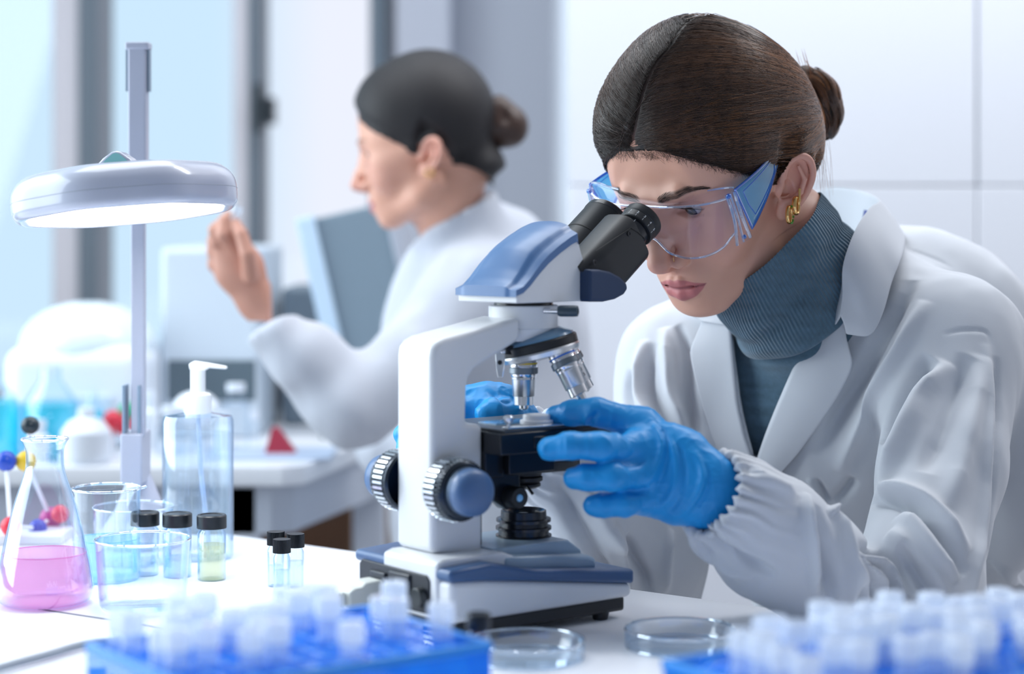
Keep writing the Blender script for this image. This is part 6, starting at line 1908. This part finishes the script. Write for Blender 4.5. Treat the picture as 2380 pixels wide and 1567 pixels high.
# arm and hand as the same skin surface
WR2, PL2 = P(596, 700, 2.60), P(556, 625, 2.60)
f2 = Field(P(440, 760, 2.50)-[0, 0, .0], P(660, 460, 2.74), .0022)
f2.path([P(640, 745, 2.60), WR2, PL2, P(540, 585, 2.595)], [.026, .0235, .031, .026], k=.02, kj=.012, flat=((0, 1, 0), .62))
for pts in ([P(548,575,2.585), P(520,545,2.57), P(522,515,2.575), P(532,503,2.58)], [P(535,590,2.60), P(505,560,2.585), P(500,535,2.58), P(515,520,2.585)],
            [P(525,610,2.615), P(498,585,2.60), P(497,560,2.595), P(512,545,2.60)], [P(520,635,2.625), P(500,615,2.615), P(500,590,2.61), P(512,578,2.61)],
            [P(582,640,2.575), P(575,590,2.56), P(560,545,2.565), P(545,520,2.575)]):
    f2.path(pts, [.0115, .0100, .0090, .0080], k=.004, kj=.0015)
V3, Q3 = f2.mesh()
VB = np.concatenate([W2_, V3]); QB = np.concatenate([Q2, Q3+len(V2)])
T2 = np.concatenate([skin_colour(V2), np.tile((0.60, 0.30, 0.22), (len(V3), 1))])
b2o = qmesh('body', VB, QB, skin, p2, attrs={'tint': T2})
for s in (-1, 1):
    _H, _R = HO, HR
    n_, m_ = 20, 16
    c = H2W2(np.array((s*.031, .0735, 0)))[0]
    wbuild(MB().sphere(tuple(c), .0122), 'eye', M('eye_far', (0.12, 0.09, 0.08), 0.2), b2o)
hair2_m = add_noise_bump(M('hair_dark', (0.010, 0.008, 0.010), 0.6), 120, 0.25, 0.002, mapping=(1, 6, 6))
CV2, CQ2 = build_cap(False)
m2_ = hairmask(CV2); k2 = m2_ > -.004
nr = np.array([hbvh.find_nearest(Vector(v))[0] for v in CV2[k2]]); w2 = sm(m2_/.025)[:, None]; C2 = CV2.copy()
C2[k2] = (nr*(1-w2[k2])+CV2[k2]*w2[k2])+vnormals(CV2, CQ2)[k2]*.0008
h2 = qmesh('hair', H2W2(C2), CQ2[k2[CQ2].all(1)], hair2_m, p2)
f2 = Field(P(1090, 360, 2.68), P(1250, 190, 2.86), .003)
f2.ell(P(1168, 290, 2.765), (.034, .028, .032), k=0); f2.ell(P(1190, 296, 2.76), (.022, .022, .026), k=.008); f2.ell(P(1160, 250, 2.76), (.016, .02, .018), k=.010)
f2.path([P(1100, 285, 2.76), P(1150, 290, 2.765)], [.030, .024], k=.02)
f2.ell(P(1176, 270, 2.735), (.006, .006, .012), k=.004, mode='s')
v_, q_ = f2.mesh(); qmesh('hair_bun', v_, q_, M('bun_brown', (0.055, 0.028, 0.020), 0.45), h2)
wbuild(MB().torus(.0055, .0012, Matrix.Translation(Vector(P(998, 402, 2.66))) @ Matrix.Rotation(radians(80), 4, 'X')), 'earring', GOLD, p2)
fc2 = Field(P(480, 1150, 2.45)-[0, 0, .42], P(1420, 400, 3.10), .0060)
fc2.ell(P(1130, 820, 2.86), (.15, .13, .22), k=0); fc2.ell(P(1150, 1050, 2.88), (.15, .14, .20), k=.05)
fc2.cap(P(1150, 1050, 2.88), P(1160, 1050, 2.88)-[0, 0, .30], .14, .15, k=.05)
fc2.cap(P(1075, 560, 2.80), P(1120, 700, 2.82), .068, .12, k=.03)
fc2.path([P(1095, 690, 2.72), P(975, 820, 2.66), P(835, 945, 2.62)], [.072, .054, .050], k=.05, kj=.02)
fc2.path([P(835, 945, 2.62), P(710, 835, 2.61), P(600, 728, 2.60)], [.050, .046, .036], k=.02, kj=.02)
fc2.ell(P(770, 940, 2.62), (.045, .04, .035), k=.03)
fc2.path([P(1120, 700, 2.95), P(1000, 950, 2.92), P(900, 1040, 2.85)], [.07, .055, .05], k=.04, kj=.02)
# neckline: the head's neck comes out of a stand collar
a_, b_ = P(1035, 450, 2.765), P(1080, 610, 2.80)
fc2.cap(a_, b_, .066, .070, k=.01)
n_ = np.array((-.52, 0, .86)); fc2.half(P(1080, 487, 2.78), n_)
aw = (WR2-P(710, 835, 2.61)); aw /= np.linalg.norm(aw)
sl, (x, y, z) = fc2.sub(P(520, 760, 2.5), P(660, 640, 2.7)); pw = P(604, 712, 2.60)
fc2.F[sl] = np.maximum(fc2.F[sl], ((x-pw[0])*aw[0]+(y-pw[1])*aw[1]+(z-pw[2])*aw[2]).astype(np.float32))
v_, q_ = fc2.mesh()
N_ = relax_n(v_, q_)
d = .006*vnoise(v_*[1, 1, .5], 18, 3)+.003*vnoise(v_*[1, 1, .5], 40, 5)
qmesh('lab_coat', v_+N_*d[:, None], q_, coat_m, p2, attrs={'tint': np.tile((.60, .63, .70), (len(v_), 1))})
hv = thing('sample_vial', tuple(P(538, 520, 2.575)), 0, 'small clear tube held up in the rear woman\'s fingers', 'vial')
MB().lathe([(0, -.022), (.005, -.020), (.006, .012), (.0075, .014), (.0075, .024), (0, .024)], 20, Matrix.Rotation(radians(20), 4, 'Y')).build('tube_body', TUBE, hv)
